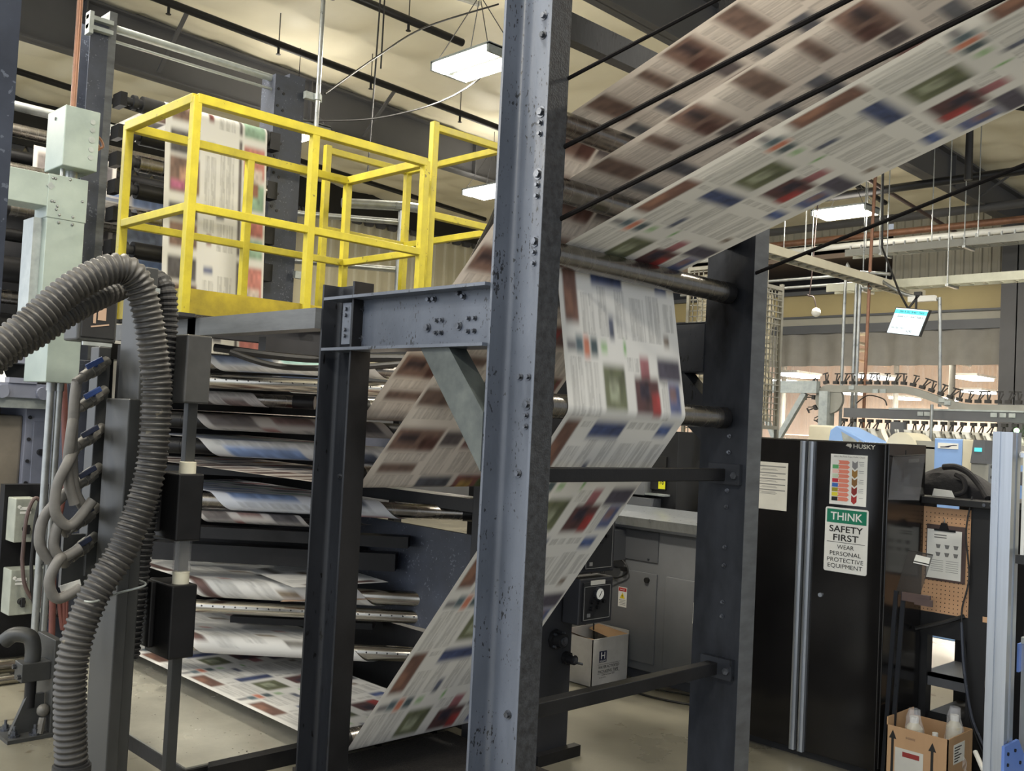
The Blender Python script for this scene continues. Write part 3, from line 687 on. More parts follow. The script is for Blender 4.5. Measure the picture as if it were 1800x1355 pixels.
# galvanised pipe handrail beyond the platform
pr = T('pipe_handrail', (5.6, 7.3, 2.0), 'galvanised pipe handrail standing beyond the yellow platform', 'handrail')
g = G(); g.tube([(5.52, 7.25, 2.0), (5.52, 7.25, 3.72)], .032, 12); P('post', g, 'conduit', pr, smooth=True)
g = G(); g.tube(spline([(5.0, 7.45, 3.72), (5.5, 7.25, 3.76), (5.68, 7.18, 3.76)]), .045, 12); P('top_rail', g, 'conduit', pr, smooth=True)
g = G(); g.tube([(4.0, 8.3, 3.62), (5.52, 7.28, 3.62)], .028, 10); P('side_rail', g, 'conduit', pr, smooth=True)
g = G(); g.tube([(4.4, 8.05, 3.2), (5.52, 7.28, 3.18)], .028, 10); P('lower_rail', g, 'conduit', pr, smooth=True)
g = G(); g.tube([(4.4, 8.05, 2.0), (4.4, 8.05, 3.62)], .028, 10); P('rear_post', g, 'conduit', pr, smooth=True)

# ------------------------------------------------------------------ tall superstructure with its rollers and hanging pages
sp = T('superstructure_posts', (3.5, 7.4, 0), 'pair of tall grey posts joined by a tie rod, rising behind the yellow platform', 'posts')
g = G(); g.prism(channel(2.66, 2.79, 7.28, 7.52, .012, .02), 'Z', 0, 4.62); p1 = P('post', g, 'plate_blue', sp, 'left post, blue-grey channel with a clamp on top', smooth=True)
g = G(); g.box(2.79, 2.845, 7.28, 7.52, 0, 4.69); P('edge_flange', g, 'grey_beam', p1)
g = G(); g.box(2.62, 2.80, 7.22, 7.27, 4.5, 4.53); g.box(2.62, 2.80, 7.22, 7.27, 4.57, 4.6); g.box(2.62, 2.65, 7.2, 7.28, 4.46, 4.62); P('top_clamp', g, 'galv', p1)
g = G(); g.box(4.17, 4.30, 7.28, 7.5, 0, 4.62); g.box(4.30, 4.45, 7.28, 7.5, 0, 4.655); p2 = P('post', g, 'plate_blue', sp, 'right post, drilled face with bearing blocks')
for i in range(16):
    g = G(); z = 4.5 - .14 * (i // 2) - .03 * (i % 2); x = 4.20 + .05 * (i % 2); g.cyl((x, 7.285, z), (x, 7.275, z), .012, 10); P('bolt', g, 'oily_black', p2)
for z in (4.02, 3.62, 3.25, 2.95):
    g = G(); g.box(4.08, 4.17, 7.15, 7.27, z - .07, z + .07); P('bearing_block', g, 'oily_black', p2)
g = G(); g.tube([(2.83, 7.36, 4.60), (4.32, 7.36, 4.60)], .03, 12); P('tie_rod', g, 'galv', sp, 'galvanised rod', smooth=True)
g = G(); g.tube([(2.83, 7.34, 4.50), (4.2, 7.34, 4.50)], .012, 8); P('tie_wire', g, 'galv', sp)
RL = ['topmost black roller between the grey posts', 'second black roller from the top left of the yellow railing', 'third roller down beside the left grey post', 'fourth roller down beside the left grey post',
      'fifth roller down beside the left grey post', 'lowest roller beside the left grey post, above the hose bend']
for i, (z, m) in enumerate(((4.037, 'rubber_dark'), (3.80, 'oily_black'), (3.60, 'roller_steel'), (3.40, 'oily_black'), (3.2, 'roller_steel'), (2.96, 'oily_black'))):
    t = T('press_roller', (3.5, 7.18, z), RL[i], 'roller', 'rollers between the grey posts')
    g = G(); g.cyl((3.02, 7.18, z), (4.06, 7.18, z), .062, 24); P('roller_tube', g, m, t, smooth=True)
    g = G(); g.cyl((2.86, 7.18, z), (2.97, 7.18, z), .03, 14); g.cyl((2.95, 7.18, z), (2.98, 7.18, z), .055, 18); g.cyl((2.98, 7.18, z), (3.02, 7.18, z), .035, 14); P('journal', g, 'press_dark', t, smooth=True)
    g = G(); g.box(2.85, 2.9, 7.14, 7.28, z - .05, z + .05); P('bearing_block', g, 'oily_black', t)
pth = arc(7.18, 4.037, .065, 80, 180, 3.18, 4.03) + [(7.105, 1.3, 3.28, 4.12)]
web_strip('newsprint_web', [(8.4, 4.08, 3.18, 4.03)] + pth, PAGE_ADS, v0=-1.4, nu=100, step=.009, label='full-colour advertising pages hanging straight down behind the yellow railing', cat='newsprint')
web_strip('newsprint_web', [(9.4, 3.56, 3.1, 3.95), (7.62, 3.5, 3.1, 3.95), (7.62, 1.4, 3.13, 3.97)], PAGE_BLUE, nu=60, step=.02, label='pale bluish web just left of and behind the advertising pages', cat='newsprint')
web_strip('newsprint_web', [(9.4, 3.36, 2.95, 3.6), (7.5, 3.34, 2.95, 3.6)], PAGE_GREY, nu=50, step=.02, label='short pinkish web between rollers behind the left grey post', cat='newsprint')

RB = ['nearest the sloping steel plate', 'under the sloping plate', 'one step lower, left of the junction box', 'half hidden by the junction box', 'behind the duct elbow', 'lowest, over the horizontal duct']
for i, (y, z, m) in enumerate(((8.8, 4.05, 'roller_steel'), (8.9, 3.86, 'oily_black'), (8.6, 3.68, 'roller_steel'), (8.9, 3.52, 'oily_black'), (8.5, 3.34, 'roller_steel'), (8.8, 3.18, 'oily_black'))):
    t = T('press_roller', (3.3, y, z), 'dark press roller far left, ' + RB[i], 'roller', 'rollers of the rear press unit')
    g = G(); g.cyl((2.55, y, z), (4.1, y, z), .055, 20); P('roller_tube', g, m, t, smooth=True)
    g = G(); g.cyl((2.4, y, z), (2.56, y, z), .028, 12); g.cyl((2.52, y, z), (2.56, y, z), .062, 18); P('journal', g, 'oily_black', t, smooth=True)
web_strip('newsprint_web', [(8.75, 3.95, 2.8, 3.5), (8.75, 3.1, 2.8, 3.5)], PAGE_GREY, nu=50, step=.02, label='brownish pages running between the rear rollers at far left', cat='newsprint')
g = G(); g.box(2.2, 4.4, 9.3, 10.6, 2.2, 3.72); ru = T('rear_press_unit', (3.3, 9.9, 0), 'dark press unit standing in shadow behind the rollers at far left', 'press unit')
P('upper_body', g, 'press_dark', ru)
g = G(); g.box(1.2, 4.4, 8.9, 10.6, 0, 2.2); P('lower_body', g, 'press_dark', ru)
for i, (z, r) in enumerate(((2.9, .11), (2.68, .06), (2.46, .09))):
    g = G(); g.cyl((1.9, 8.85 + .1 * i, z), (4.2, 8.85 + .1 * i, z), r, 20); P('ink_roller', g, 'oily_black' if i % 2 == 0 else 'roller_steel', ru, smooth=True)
g = G(); g.box(1.4, 2.9, 8.72, 8.9, 2.32, 2.38); g.box(1.2, 2.9, 8.6, 8.9, 2.12, 2.2); P('walkway_edge', g, 'unit_grey', ru, 'grey ledge')
# sloping plate at the far left
g = G(); g.prism([(9.6, 4.65), (8.2, 4.62), (8.2, 4.15), (8.9, 3.5), (9.6, 3.5)], 'X', 2.34, 2.37)
P('side_plate', g, 'conduit', None, 'worn steel side plate with cut corner beside the far left column', cat='plate')
g = G(); g.tube([(2.37, 8.25, 4.1), (4.1, 8.25, 4.1)], .04, 12)
P('grab_bar', g, 'conduit', None, 'round steel bar running from the sloping side plate to the left post', cat='bar', smooth=True)

# ------------------------------------------------------------------ near column at the left picture edge
g = G(); g.prism(channel(.66, .775, 2.58, 2.80, .012, .02), 'Z', 0, 4.2)
t = T('left_edge_column', (.72, 2.7, 0), 'dark blue-grey steel column cut off by the left picture edge', 'column')
P('column', g, 'plate_blue', t, smooth=True)
g = G(); g.box(.62, .82, 2.54, 2.84, 0, .02); P('base_plate', g, 'plate_blue', t)

# ------------------------------------------------------------------ junction box, duct, conduits at the left
t = T('junction_box', (2.2, 6.35, 3.24), 'square galvanised junction box on top of the elbow duct', 'electrical box')
g = G(); g.box(2.15, 2.36, 6.2, 6.5, 3.25, 3.62); P('box_body', g, 'duct_green', t, bevel=.006)
for z in (3.55, 3.50, 3.44, 3.38, 3.33):
    g = G(); g.cyl((2.315, 6.2, z), (2.315, 6.196, z), .016 if z != 3.44 else .02, 16); P('knockout', g, 'galv', t)
g = G(); g.cyl((2.15, 6.36, 3.56), (2.147, 6.36, 3.56), .011, 12); P('knockout', g, 'press_dark', t, 'dark open knockout hole')
g = G(); g.tube([(2.26, 6.34, 3.19), (2.26, 6.34, 3.25)], .035, 14); g.tube([(2.19, 6.3, 3.19), (2.19, 6.3, 3.25)], .013, 8); P('pipe_nipple', g, 'conduit', t, smooth=True)
t = T('cable_duct', (2.2, 6.35, 1.95), 'pale green sheet-metal cable duct with a square elbow at the left', 'duct')
g = G(); g.box(2.10, 2.325, 6.25, 6.45, 2.33, 3.0); P('vertical_duct', g, 'duct_green', t, bevel=.004)
g = G(); g.box(.6, 2.12, 6.25, 6.45, 2.995, 3.19); P('horizontal_duct', g, 'duct_green', t, bevel=.004)
g = G(); g.box(2.095, 2.33, 6.245, 6.455, 2.93, 3.195); el = P('elbow', g, 'duct_green', t, bevel=.004)
for x, z in ((2.12, 3.17), (2.135, 3.17), (2.12, 3.03), (2.135, 3.03), (2.15, 2.985), (2.17, 2.955), (2.25, 2.955), (2.25, 2.91), (2.17, 2.91), (2.3, 3.06), (2.22, 3.18), (2.155, 3.005)):
    g = G(); g.sphere((x, 6.245, z), .009, 8, 5); P('rivet', g, 'conduit', el)
g = G(); g.box(2.145, 2.34, 6.22, 6.6, 1.94, 2.34); P('lower_box', g, 'duct_green', t, bevel=.004)
g = G(); g.box(2.05, 2.12, 6.32, 6.5, 2.3, 2.93); P('side_cover', g, 'galv', t, 'lighter side cover')
g = G(); g.obox((2.11, 6.246, 3.12), (.012, 0, .012), (0, .003, 0), (-.012, 0, .012)); P('badge', g, 'galv', t)
for i, (x, l) in enumerate(((2.225, 'left one of two galvanised conduits below the duct'), (2.275, 'right one of two galvanised conduits below the duct'))):
    t = T('rigid_conduit', (x, 6.35, 0), l, 'conduit', 'conduits under the cable duct')
    g = G(); g.tube([(x, 6.35, .0), (x, 6.35, 1.95)], .022, 12); P('pipe', g, 'conduit', t, smooth=True)
    g = G(); g.tube([(x, 6.35, 1.89), (x, 6.35, 1.945)], .028, 12); P('coupling', g, 'conduit', t, smooth=True)
g = G(); g.tube(spline([(2.39, 6.6, 1.95), (2.42, 6.6, 1.6), (2.44, 6.6, 1.3), (2.4, 6.6, .9), (2.42, 6.6, .3), (2.4, 6.6, .0)]), .02, 10)
P('red_hose', g, 'rust_red', None, 'dull red hose hanging beside the galvanised conduits', cat='hose', smooth=True)
t = T('copper_riser', (2.3, 6.9, 3.6), 'copper pipe rising from the junction box to the roof', 'pipe')
g = G(); g.tube([(2.27, 6.42, 3.62), (2.27, 6.42, 4.2), (2.26, 6.42, 6.6)], .018, 10); P('pipe', g, 'copper', t, smooth=True)
g = G(); g.tube(spline([(2.36, 6.4, 3.5), (2.43, 6.4, 3.52), (2.46, 6.4, 3.46), (2.36, 6.4, 3.43)]), .008, 6); g.tube(spline([(2.36, 6.42, 3.47), (2.42, 6.4, 3.48), (2.44, 6.4, 3.44), (2.36, 6.4, 3.42)]), .006, 6); P('loop', g, 'copper', t, smooth=True)
g = G(); g.box(2.24, 2.45, 6.4, 6.42, 4.47, 4.5); g.box(2.25, 2.29, 6.4, 6.45, 4.44, 4.53); P('clamp', g, 'galv', t, 'galvanised clamp')
t = T('conduit_pole', (4.5, 7.22, 0), 'thin galvanised conduit pole beside the right grey post', 'pole')
g = G(); g.tube([(4.53, 7.2, 0), (4.53, 7.2, 6.5)], .02, 10); P('pipe', g, 'conduit', t, smooth=True)
for z in (4.5, 2.98):
    g = G(); g.box(4.42, 4.58, 7.21, 7.25, z - .03, z + .03); g.tube([(4.53, 7.2, z - .025), (4.53, 7.2, z + .025)], .03, 10); P('clamp', g, 'galv', t)

# ------------------------------------------------------------------ printing unit, panel boxes, dark post, left
t = T('printing_unit', (2.2, 8.4, 0), 'grey printing unit with riveted panel behind the cable boxes', 'press unit')
g = G(); g.box(2.70, 3.0, 8.2, 8.8, .2, 1.76); pn = P('side_panel', g, 'unit_grey', t, 'bluish grey riveted panel', bevel=.006)
g = G(); g.box(2.76, 2.98, 8.192, 8.2, .4, 1.66); P('inset_door', g, 'unit_grey', pn, bevel=.004)
for i in range(8):
    g = G(); z = .5 + .17 * i; g.cyl((2.73, 8.2, z), (2.73, 8.185, z), .014, 8); P('rivet', g, 'press_dark', pn)
for z in (1.42, 1.0):
    g = G(); g.cyl((2.82, 8.19, z), (2.82, 8.15, z), .026, 12); P('door_knob', g, 'press_dark', pn)
g = G(); g.box(1.7, 2.70, 8.25, 8.8, .95, 1.70); P('lower_housing', g, 'unit_brown', t, 'brownish housing', bevel=.02)
g = G(); g.box(2.4, 2.52, 8.243, 8.25, 1.08, 1.15); P('warning_label', g, 'ink_yellow', t, 'small yellow label')
g = G(); g.box(1.2, 3.0, 8.05, 8.8, 1.76, 1.84); P('top_ledge', g, 'galv', t, 'bright steel ledge')
g = G(); g.box(2.2, 2.9, 8.02, 8.2, 1.84, 1.95); g.cyl((2.45, 8.02, 1.88), (2.45, 7.98, 1.88), .05, 16); g.cyl((2.75, 8.02, 1.88), (2.75, 7.98, 1.88), .05, 16); g.box(2.5, 2.7, 8.0, 8.1, 1.95, 1.99); P('clamp_rail', g, 'unit_grey', t)
g = G(); g.box(1.5, 2.45, 8.0, 8.2, .62, 1.0); P('control_cover', g, 'unit_grey', t, 'projecting grey cover', bevel=.01)
web_strip('newsprint_web', [(8.5, 2.4, 1.8, 2.45), (8.1, 1.9, 1.9, 2.55)], PAGE_PALE, nu=40, step=.02, label='corner of a printed sheet with pink blocks at the left picture edge', cat='newsprint')
g = G(); g.box(2.56, 2.74, 7.0, 7.24, 0, 2.12); P('dark_support_post', g, 'plate_blue', None, 'dark steel post between red hose and blue-handled valves', cat='post', bevel=.005)
t = T('panel_enclosure', (2.2, 5.7, 2.15), 'black control enclosure hanging behind the bending hoses', 'electrical box')
g = G(); g.box(2.08, 2.30, 5.6, 5.8, 2.17, 2.47); P('enclosure_body', g, 'post_grey', t, bevel=.012)
g = G(); g.box(2.10, 2.285, 5.592, 5.6, 2.19, 2.45); dr = P('enclosure_door', g, 'black_paint', t, bevel=.004)
g = G(); g.box(2.16, 2.175, 5.588, 5.592, 2.27, 2.33); g.box(2.185, 2.23, 5.588, 5.592, 2.29, 2.36); g.bar((2.15, 5.59, 2.25), (2.25, 5.59, 2.27), .003, .008); P('printed_symbol', g, 'tan_strip', dr)
g = G(); g.box(2.11, 2.27, 5.58, 5.6, 2.145, 2.165); P('bottom_vent', g, 'galv', t)
g = G(); g.tube([(2.26, 5.7, .0), (2.26, 5.7, 2.17)], .03, 10); P('stand_pipe', g, 'post_grey', t, smooth=True)

SB = ['upper pale grey switch box draped with brown cable', 'lower pale grey switch box beneath the first']
for i, (z0, z1, x0, x1) in enumerate(((.88, 1.17, 2.28, 2.42), (.40, .70, 2.28, 2.53))):
    t = T('switch_box', (2.36, 7.05, z0), SB[i], 'electrical box')
    g = G(); g.box(x0, x1, 7.0, 7.16, z0, z1); P('box_body', g, 'switch_box', t, bevel=.006)
    g = G(); g.cyl((x0 + .07, 7.0, z0 + .09), (x0 + .07, 6.96, z0 + .09), .022, 12); g.box(x0 + .06, x0 + .08, 6.94, 6.97, z0 + .06, z0 + .12); P('rotary_switch', g, 'cable_black', t)
    g = G(); g.box(x0 + .03, x0 + .10, 6.997, 7.0, z1 - .075, z1 - .055); g.box(x0 + .03, x0 + .10, 6.997, 7.0, z1 - .10, z1 - .085); g.cyl((x0 + .025, 7.0, z1 - .055), (x0 + .025, 6.997, z1 - .055), .012, 12); P('label_plate', g, 'paper_white', t)
g = G(); g.box(2.26, 3.0, 7.17, 7.26, .0, 1.25); P('mounting_panel', g, 'oily_black', None, 'dark panel carrying the two switch boxes', cat='panel')
t = T('coiled_cable', (2.42, 6.93, .8), 'brown cable looped over the switch boxes', 'cable')
for i, (dx, m, w_, h_) in enumerate(((0, 'cable_brown', .08, .30), (.05, 'cable_black', .07, .36), (.11, 'cable_brown', .09, .34), (.15, 'cable_black', .05, .30))):
    g = G(); x = 2.40 + dx; zc = .88 - .04 * i
    g.tube(spline([(x - w_, 6.93, zc - .1), (x - w_ * .9, 6.92, zc + h_ * .6), (x - .02, 6.92, zc + h_), (x + w_ * .7, 6.93, zc + h_ * .5), (x + w_, 6.93, zc - h_ * .7), (x + w_ * .3, 6.93, zc - h_ * 1.25), (x - w_ * .7, 6.92, zc - h_ * .9), (x - w_, 6.93, zc - .1)]), .013, 8)
    P('cable_loop', g, m, t, smooth=True)
g = G(); g.tube(spline([(2.56, 6.9, .5), (2.6, 6.9, .3), (2.58, 6.9, .7), (2.62, 6.9, .2), (2.6, 6.9, .75)]), .014, 8); P('cable_loop', g, 'rust_red', t, 'reddish loop', smooth=True)
t = T('floor_step', (1.9, 7.0, 0), 'aluminium step and round rail low at the left edge', 'step')
g = G(); g.box(.9, 2.66, 7.25, 7.75, .20, .26); P('step_tread', g, 'galv', t)
g = G(); g.tube([(.9, 6.95, .09), (2.5, 6.95, .09)], .05, 14); g.tube([(.9, 6.82, .03), (2.5, 6.82, .03)], .03, 12); P('round_rail', g, 'bright_steel', t, smooth=True)
g = G(); g.box(.9, 2.66, 7.3, 7.7, .0, .20); P('step_base', g, 'oily_black', t)

# short pipe stand bolted to the floor
t = T('pipe_stand', (2.1, 5.65, 0), 'short bolted pipe stand with bent pipe and upright plate, lower left', 'pipe stand')
g = G(); g.box(1.93, 2.17, 5.5, 5.78, 0, .02); fp = P('foot_plate', g, 'post_grey', t)
for x, y in ((1.98, 5.56), (2.08, 5.54), (1.98, 5.7)):
    g = G(); g.cyl((x, y, .02), (x, y, .03), .03, 12); g.cyl((x, y, .03), (x, y, .05), .016, 6); g.cyl((x, y, .05), (x, y, .075), .008, 8); P('anchor_bolt', g, 'bolt_steel', fp)
g = G(); g.box(2.15, 2.19, 5.52, 5.79, 0, .52); P('upright_plate', g, 'post_grey', t, bevel=.003)
g = G(); g.box(2.0, 2.15, 5.56, 5.68, .30, .40); cl = P('clamp_block', g, 'post_grey', t, bevel=.004)
for y, z in ((5.58, .33), (5.66, .37)):
    g = G(); g.bolt((2.0, y, z), (-1, 0, 0), .014, .018); P('bolt', g, 'bolt_steel', cl)
g = G(); g.tube(spline([(2.07, 5.62, .38), (2.07, 5.62, .47), (2.05, 5.63, .53), (1.99, 5.68, .54), (1.95, 5.72, .50)]), .042, 14); P('bent_pipe', g, 'post_grey', t, smooth=True)
g = G(); g.tube([(2.07, 5.62, .15), (2.07, 5.62, .31)], .03, 12); P('short_pipe', g, 'oily_black', t, smooth=True)
g = G(); g.prism([(1.97, .02), (2.14, .02), (2.14, .22), (2.05, .22)], 'Y', 5.6, 5.63); P('rib_plate', g, 'post_grey', t)
g = G(); g.sphere((2.12, 5.55, .14), .035, 10, 7); g.tube([(2.12, 5.55, .1), (2.1, 5.53, .02)], .02, 8); P('drain_fitting', g, 'valve_body', t, smooth=True)
t.location.x -= .06; t.location.y += .12

# ------------------------------------------------------------------ hose post with corrugated hoses and valves
hp = T('hose_post', (1.98, 4.6, 0), 'twin square steel posts carrying the ribbed hoses', 'post')
g = G(); g.box(1.925, 1.982, 4.5, 4.76, 0, 1.855); P('short_post', g, 'post_grey', hp, bevel=.006)
g = G(); g.box(1.992, 2.055, 4.56, 4.80, 0, 2.48); P('tall_post', g, 'post_grey', hp, bevel=.006)
for z in (.3, .62, .9, 1.2, 1.5):
    g = G(); g.box(1.978, 1.996, 4.56, 4.6, z - .02, z + .02); P('weld_tab', g, 'post_grey', hp)
g = G(); g.box(1.985, 2.062, 4.55, 4.81, 2.36, 2.385); P('collar_band', g, 'galv', hp)
g = G(); g.tube(spline([(1.70, 4.30, .985), (1.75, 4.30, .98), (1.92, 4.47, .975), (2.06, 4.50, 1.0), (2.06, 4.82, 1.0)]), .005, 6); P('tie_wire', g, 'galv', hp)
def ribbed(name, pts, r, label, m='hose', pitch=.0265, k=10):
    sp_ = spline(pts, k); d = np.r_[0, np.cumsum([(sp_[i + 1] - sp_[i]).length for i in range(len(sp_) - 1)])]
    n = int(d[-1] / pitch); out = []; rs = []; A = np.array(sp_)
    for i in range(n):
        for f, rr in ((0, 1), (.25, 1), (.45, .87), (.8, .87)):
            s = min((i + f) * pitch, d[-1] - 1e-4); out.append(V([float(np.interp(s, d, A[:, c])) for c in range(3)])); rs.append(r * rr)
    g = G(); g.tube(out, rs, 18)
    return P(name, g, m, None, label, smooth=False, cat='hose', group=None)
HY = 4.38
def hpt(l, y=HY): return [(a, y + (c if len(q) else 0), b) for (a, b, *q) in l for c in [q[0] if q else 0]]
h1 = ribbed('ribbed_hose', hpt([(1.10, 1.70), (1.28, 1.985), (1.43, 2.14), (1.60, 2.32), (1.77, 2.425), (1.87, 2.39), (1.935, 2.23), (1.985, 2.0), (2.0, 1.84), (1.99, 1.52), (1.90, 1.21), (1.765, .97), (1.70, .73), (1.705, .48), (1.725, .27)]), .069, 'thick grey ribbed hose looping over the post and down to a floor coupling')
for f in h1.data.polygons: f.use_smooth = True
h1.data.set_sharp_from_angle(angle=math.radians(60))
h2 = ribbed('ribbed_hose', [(1.14, 4.5, 1.68), (1.33, 4.5, 1.96), (1.51, 4.5, 2.11), (1.68, 4.5, 2.25), (1.87, 4.56, 2.36), (1.96, 4.66, 2.40)], .055, 'second ribbed hose running just below the thick one towards the post')
h3 = ribbed('ribbed_hose', [(1.97, 4.88, 2.42), (2.06, 4.86, 2.45), (2.125, 4.68, 2.42), (2.15, 4.66, 2.25), (2.15, 4.66, 2.0), (2.145, 4.66, 1.7), (2.13, 4.68, 1.4), (2.11, 4.70, 1.1), (2.09, 4.72, .6)], .058, 'dark ribbed hose descending behind the tall post', m='rubber_dark')
t = T('hose_coupling', (1.73, HY, 0), 'black rubber coupling at the foot of the thick ribbed hose', 'coupling')
g = G(); g.cyl((1.728, HY, 0), (1.725, HY, .28), .072, 20); P('sleeve', g, 'rubber_dark', t, smooth=True)
g = G(); g.cyl((1.726, HY, .20), (1.726, HY, .27), .079, 20); P('collar', g, 'rubber_dark', t, smooth=True)

VL = ['topmost valve with bright blue handle', 'second valve down with blue handle', 'third valve down, mostly hidden behind the short post', 'fourth valve down with dark blue handle and loop hose', 'fifth valve down, blue handle edge-on', 'lowest valve above the dangling tag']
VZ = [1.98, 1.84, 1.66, 1.47, 1.28, 1.14]
man = T('valve_manifold', (1.9, 4.92, 1.0), 'vertical grey air manifold behind the valves', 'manifold')
g = G(); g.box(1.90, 1.96, 4.82, 4.92, 1.0, 2.1); P('manifold_plate', g, 'post_grey', man, bevel=.004)
g = G(); g.box(1.80, 1.92, 4.84, 4.87, .95, 1.2); P('bracket_plate', g, 'post_grey', man)
g = G(); g.obox((1.80, 4.72, .98), (.045, 0, .012), (0, .001, 0), (-.004, 0, .014)); P('dangling_tag', g, 'paper_white', man, 'small white tag')
for i, z in enumerate(VZ):
    t = T('ball_valve', (1.83, 4.78, z), VL[i], 'valve', 'ball valves along the hose post')
    a, b = V(1.935, 4.80, z + .055), V(1.80, 4.74, z - .035); m_ = a.lerp(b, .5)
    g = G(); g.cyl(a, a.lerp(b, .3), .024, 12); g.cyl(a.lerp(b, .3), a.lerp(b, .7), .034, 8); g.cyl(a.lerp(b, .7), b, .026, 12); g.sphere(m_, .036, 10, 7); P('valve_body', g, 'valve_body', t, smooth=True)
    g = G(); g.cyl(b, b + (b - a).normalized() * .05, .02, 12); P('hose_barb', g, 'hose_grey', t, smooth=True)
    e = m_ + V(-.02, -.06, .03); g = G(); g.bar(e + V(-.045, -.0, -.028), e + V(.03, 0, .018), .012, .026); g.cyl(m_, e, .01, 8); P('lever_handle', g, 'valve_blue' if i < 2 else 'lever_dark', t, bevel=.004)
HL = [((1.70, 1.92), [(1.66, 1.80), (1.665, 1.6), (1.69, 1.42), (1.75, 1.32)]), ((1.70, 1.78), [(1.645, 1.70), (1.64, 1.5), (1.68, 1.36)]), ((1.71, 1.60), [(1.63, 1.56), (1.585, 1.44), (1.59, 1.32), (1.66, 1.27), (1.75, 1.38)]),
      ((1.70, 1.42), [(1.64, 1.40), (1.56, 1.30), (1.55, 1.18), (1.6, 1.1)]), ((1.70, 1.22), [(1.62, 1.28), (1.60, 1.18), (1.64, 1.12), (1.72, 1.16)]), ((1.70, 1.08), [(1.62, 1.12), (1.58, 1.02), (1.62, .94), (1.72, .98)])]
HN = ['uppermost grey air hose hanging straight down from the top valve', 'grey air hose dropping from the second blue-handled valve', 'grey air hose bent in a wide loop near the middle valves', 'grey air hose hanging farthest left below the fourth valve', 'short grey air hose curled under the fifth valve', 'lowest grey air hose curling above the white tag']
for (s0, rest), n in zip(HL, HN):
    g = G(); k = HN.index(n); g.tube(spline([(s0[0] + .075, 4.74, s0[1])] + [(x + .095, 4.70 - .03 * (k % 3), z) for x, z in rest]), .024, 10)
    P('air_hose', g, 'hose_grey', None, n, cat='hose', group='grey air hoses on the valves', smooth=True)

# three guarded bearing boxes on a square rod
bx = T('rod_bearing_boxes', (2.27, 4.6, 0), 'square steel rod carrying three dark sheet-metal boxes', 'rod with boxes')
g = G(); g.box(2.255, 2.305, 4.58, 4.63, 0, 2.1); P('square_rod', g, 'post_grey', bx, bevel=.003)
for i, (z0, z1, lab) in enumerate(((1.85, 2.18, 'top grey box with toothed strip'), (1.19, 1.51, 'middle black box'), (.63, .98, 'bottom black box'))):
    m = 'box_grey' if i == 0 else 'oily_black'
    g = G(); g.box(2.19, 2.32, 4.5, 4.76, z0, z1); g.box(2.16, 2.19, 4.66, 4.9, z0 + .03, z1); c = P('box_cover', g, m, bx, lab, bevel=.008)
    if i == 0:
        g = G(); n = 14; pts = [(4.70, z0 + .03), (4.78, z0 + .03)]; 
        for k in range(n): zz = z0 + .03 + .23 * k / n; pts += [(4.79, zz), (4.782, zz + .012)]
        pts += [(4.78, z0 + .26), (4.70, z0 + .26)]; g.prism(pts, 'X', 2.155, 2.16); P('toothed_strip', g, 'galv', c)
for z in (1.51, .98):
    g = G(); g.cyl((2.26, 4.56, z), (2.26, 4.56, z + .055), .04, 20); P('nylon_bush', g, 'nylon', bx, 'white nylon bush', smooth=True)
g = G(); g.cyl((2.26, 4.56, 1.035), (2.26, 4.56, 1.19), .042, 20, caps=False); P('clear_sleeve', g, 'clear_tube', bx, 'clear plastic sleeve', smooth=True)

# ------------------------------------------------------------------ floor trays under the press
g = G(); g.box(2.34, 4.2, 4.55, 7.1, .0, .07)
t = T('drip_tray', (3.2, 5.8, 0), 'shiny sheet-metal floor tray below the lowest web', 'tray')
P('tray_base', g, 'oily_black', t)
g = G(); g.box(2.35, 4.19, 4.57, 7.09, .07, .078); P('tray_sheet', g, 'sheet_steel', t)
g = G(); g.prism([(2.43, 4.50), (4.2, 4.50), (4.2, 4.57), (2.47, 4.57)], 'Z', .0, .082); P('front_lip', g, 'oily_black', t)
t = T('grip_floor_plate', (3.4, 3.9, 0), 'dark non-slip floor plate between the near and left columns', 'floor plate')
g = G(); g.box(2.86, 3.9, 3.35, 4.42, 0, .02); P('plate', g, 'grip_plate', t)
t = T('floor_bracket', (3.6, 4.45, 0), 'small black floor bracket with stub posts under the lowest web', 'bracket')
g = G(); g.bar((3.25, 4.49, .05), (4.1, 4.49, .05), .03, .03); P('bracket_bar', g, 'oily_black', t)
for x in (3.45, 3.85):
    g = G(); g.box(x - .015, x + .015, 4.47, 4.5, 0, .16); P('stub_post', g, 'oily_black', t)

# ------------------------------------------------------------------ turning bars with folded webs
D2 = V(1, -1, 0).normalized(); NF = V(-1, -1, 0).normalized()
def turned(z, s, xa, xb, page, label, r=.05, xout=3.97, v0=0., yin=6.85, thmax=math.pi, out=True):
    nu = 70; rows = []; vv = []; us = np.linspace(0, 1, nu); xs_ = xa + (xb - xa) * us
    for k in range(36):                                   # flat sheet arriving from behind
        f = k / 36; rows.append([(x, yin + (s - x - yin) * f, z + r) for x in xs_]); vv.append([v0 - (1 - f) * (yin - s + x) for x in xs_])
    for k in range(15):                                   # half turn around the bar
        th = thmax * k / 14; row = []
        for x in xs_:
            p = V(x, s - x, z) + D2 * (r * th) + NF * (r * math.sin(th)) + V(0, 0, r * math.cos(th)); row.append(tuple(p))
        rows.append(row); vv.append([v0 + r * th * 1.41] * nu)
    if out:
        for k in range(1, 24):                            # flat sheet leaving sideways
            f = k / 23; row = []; vr = []
            for x in xs_:
                p = V(x, s - x, z) + D2 * (r * math.pi); row.append((p.x + (xout - p.x) * f, p.y, z - r)); vr.append(v0 + r * math.pi * 1.41 + f * (xout - p.x))
            rows.append(row); vv.append(vr)
    Pts = np.array(rows); U = np.repeat(us[None], len(rows), 0)
    return paper_mesh('newsprint_web', Pts, U, np.array(vv), page, label=label, cat='newsprint')
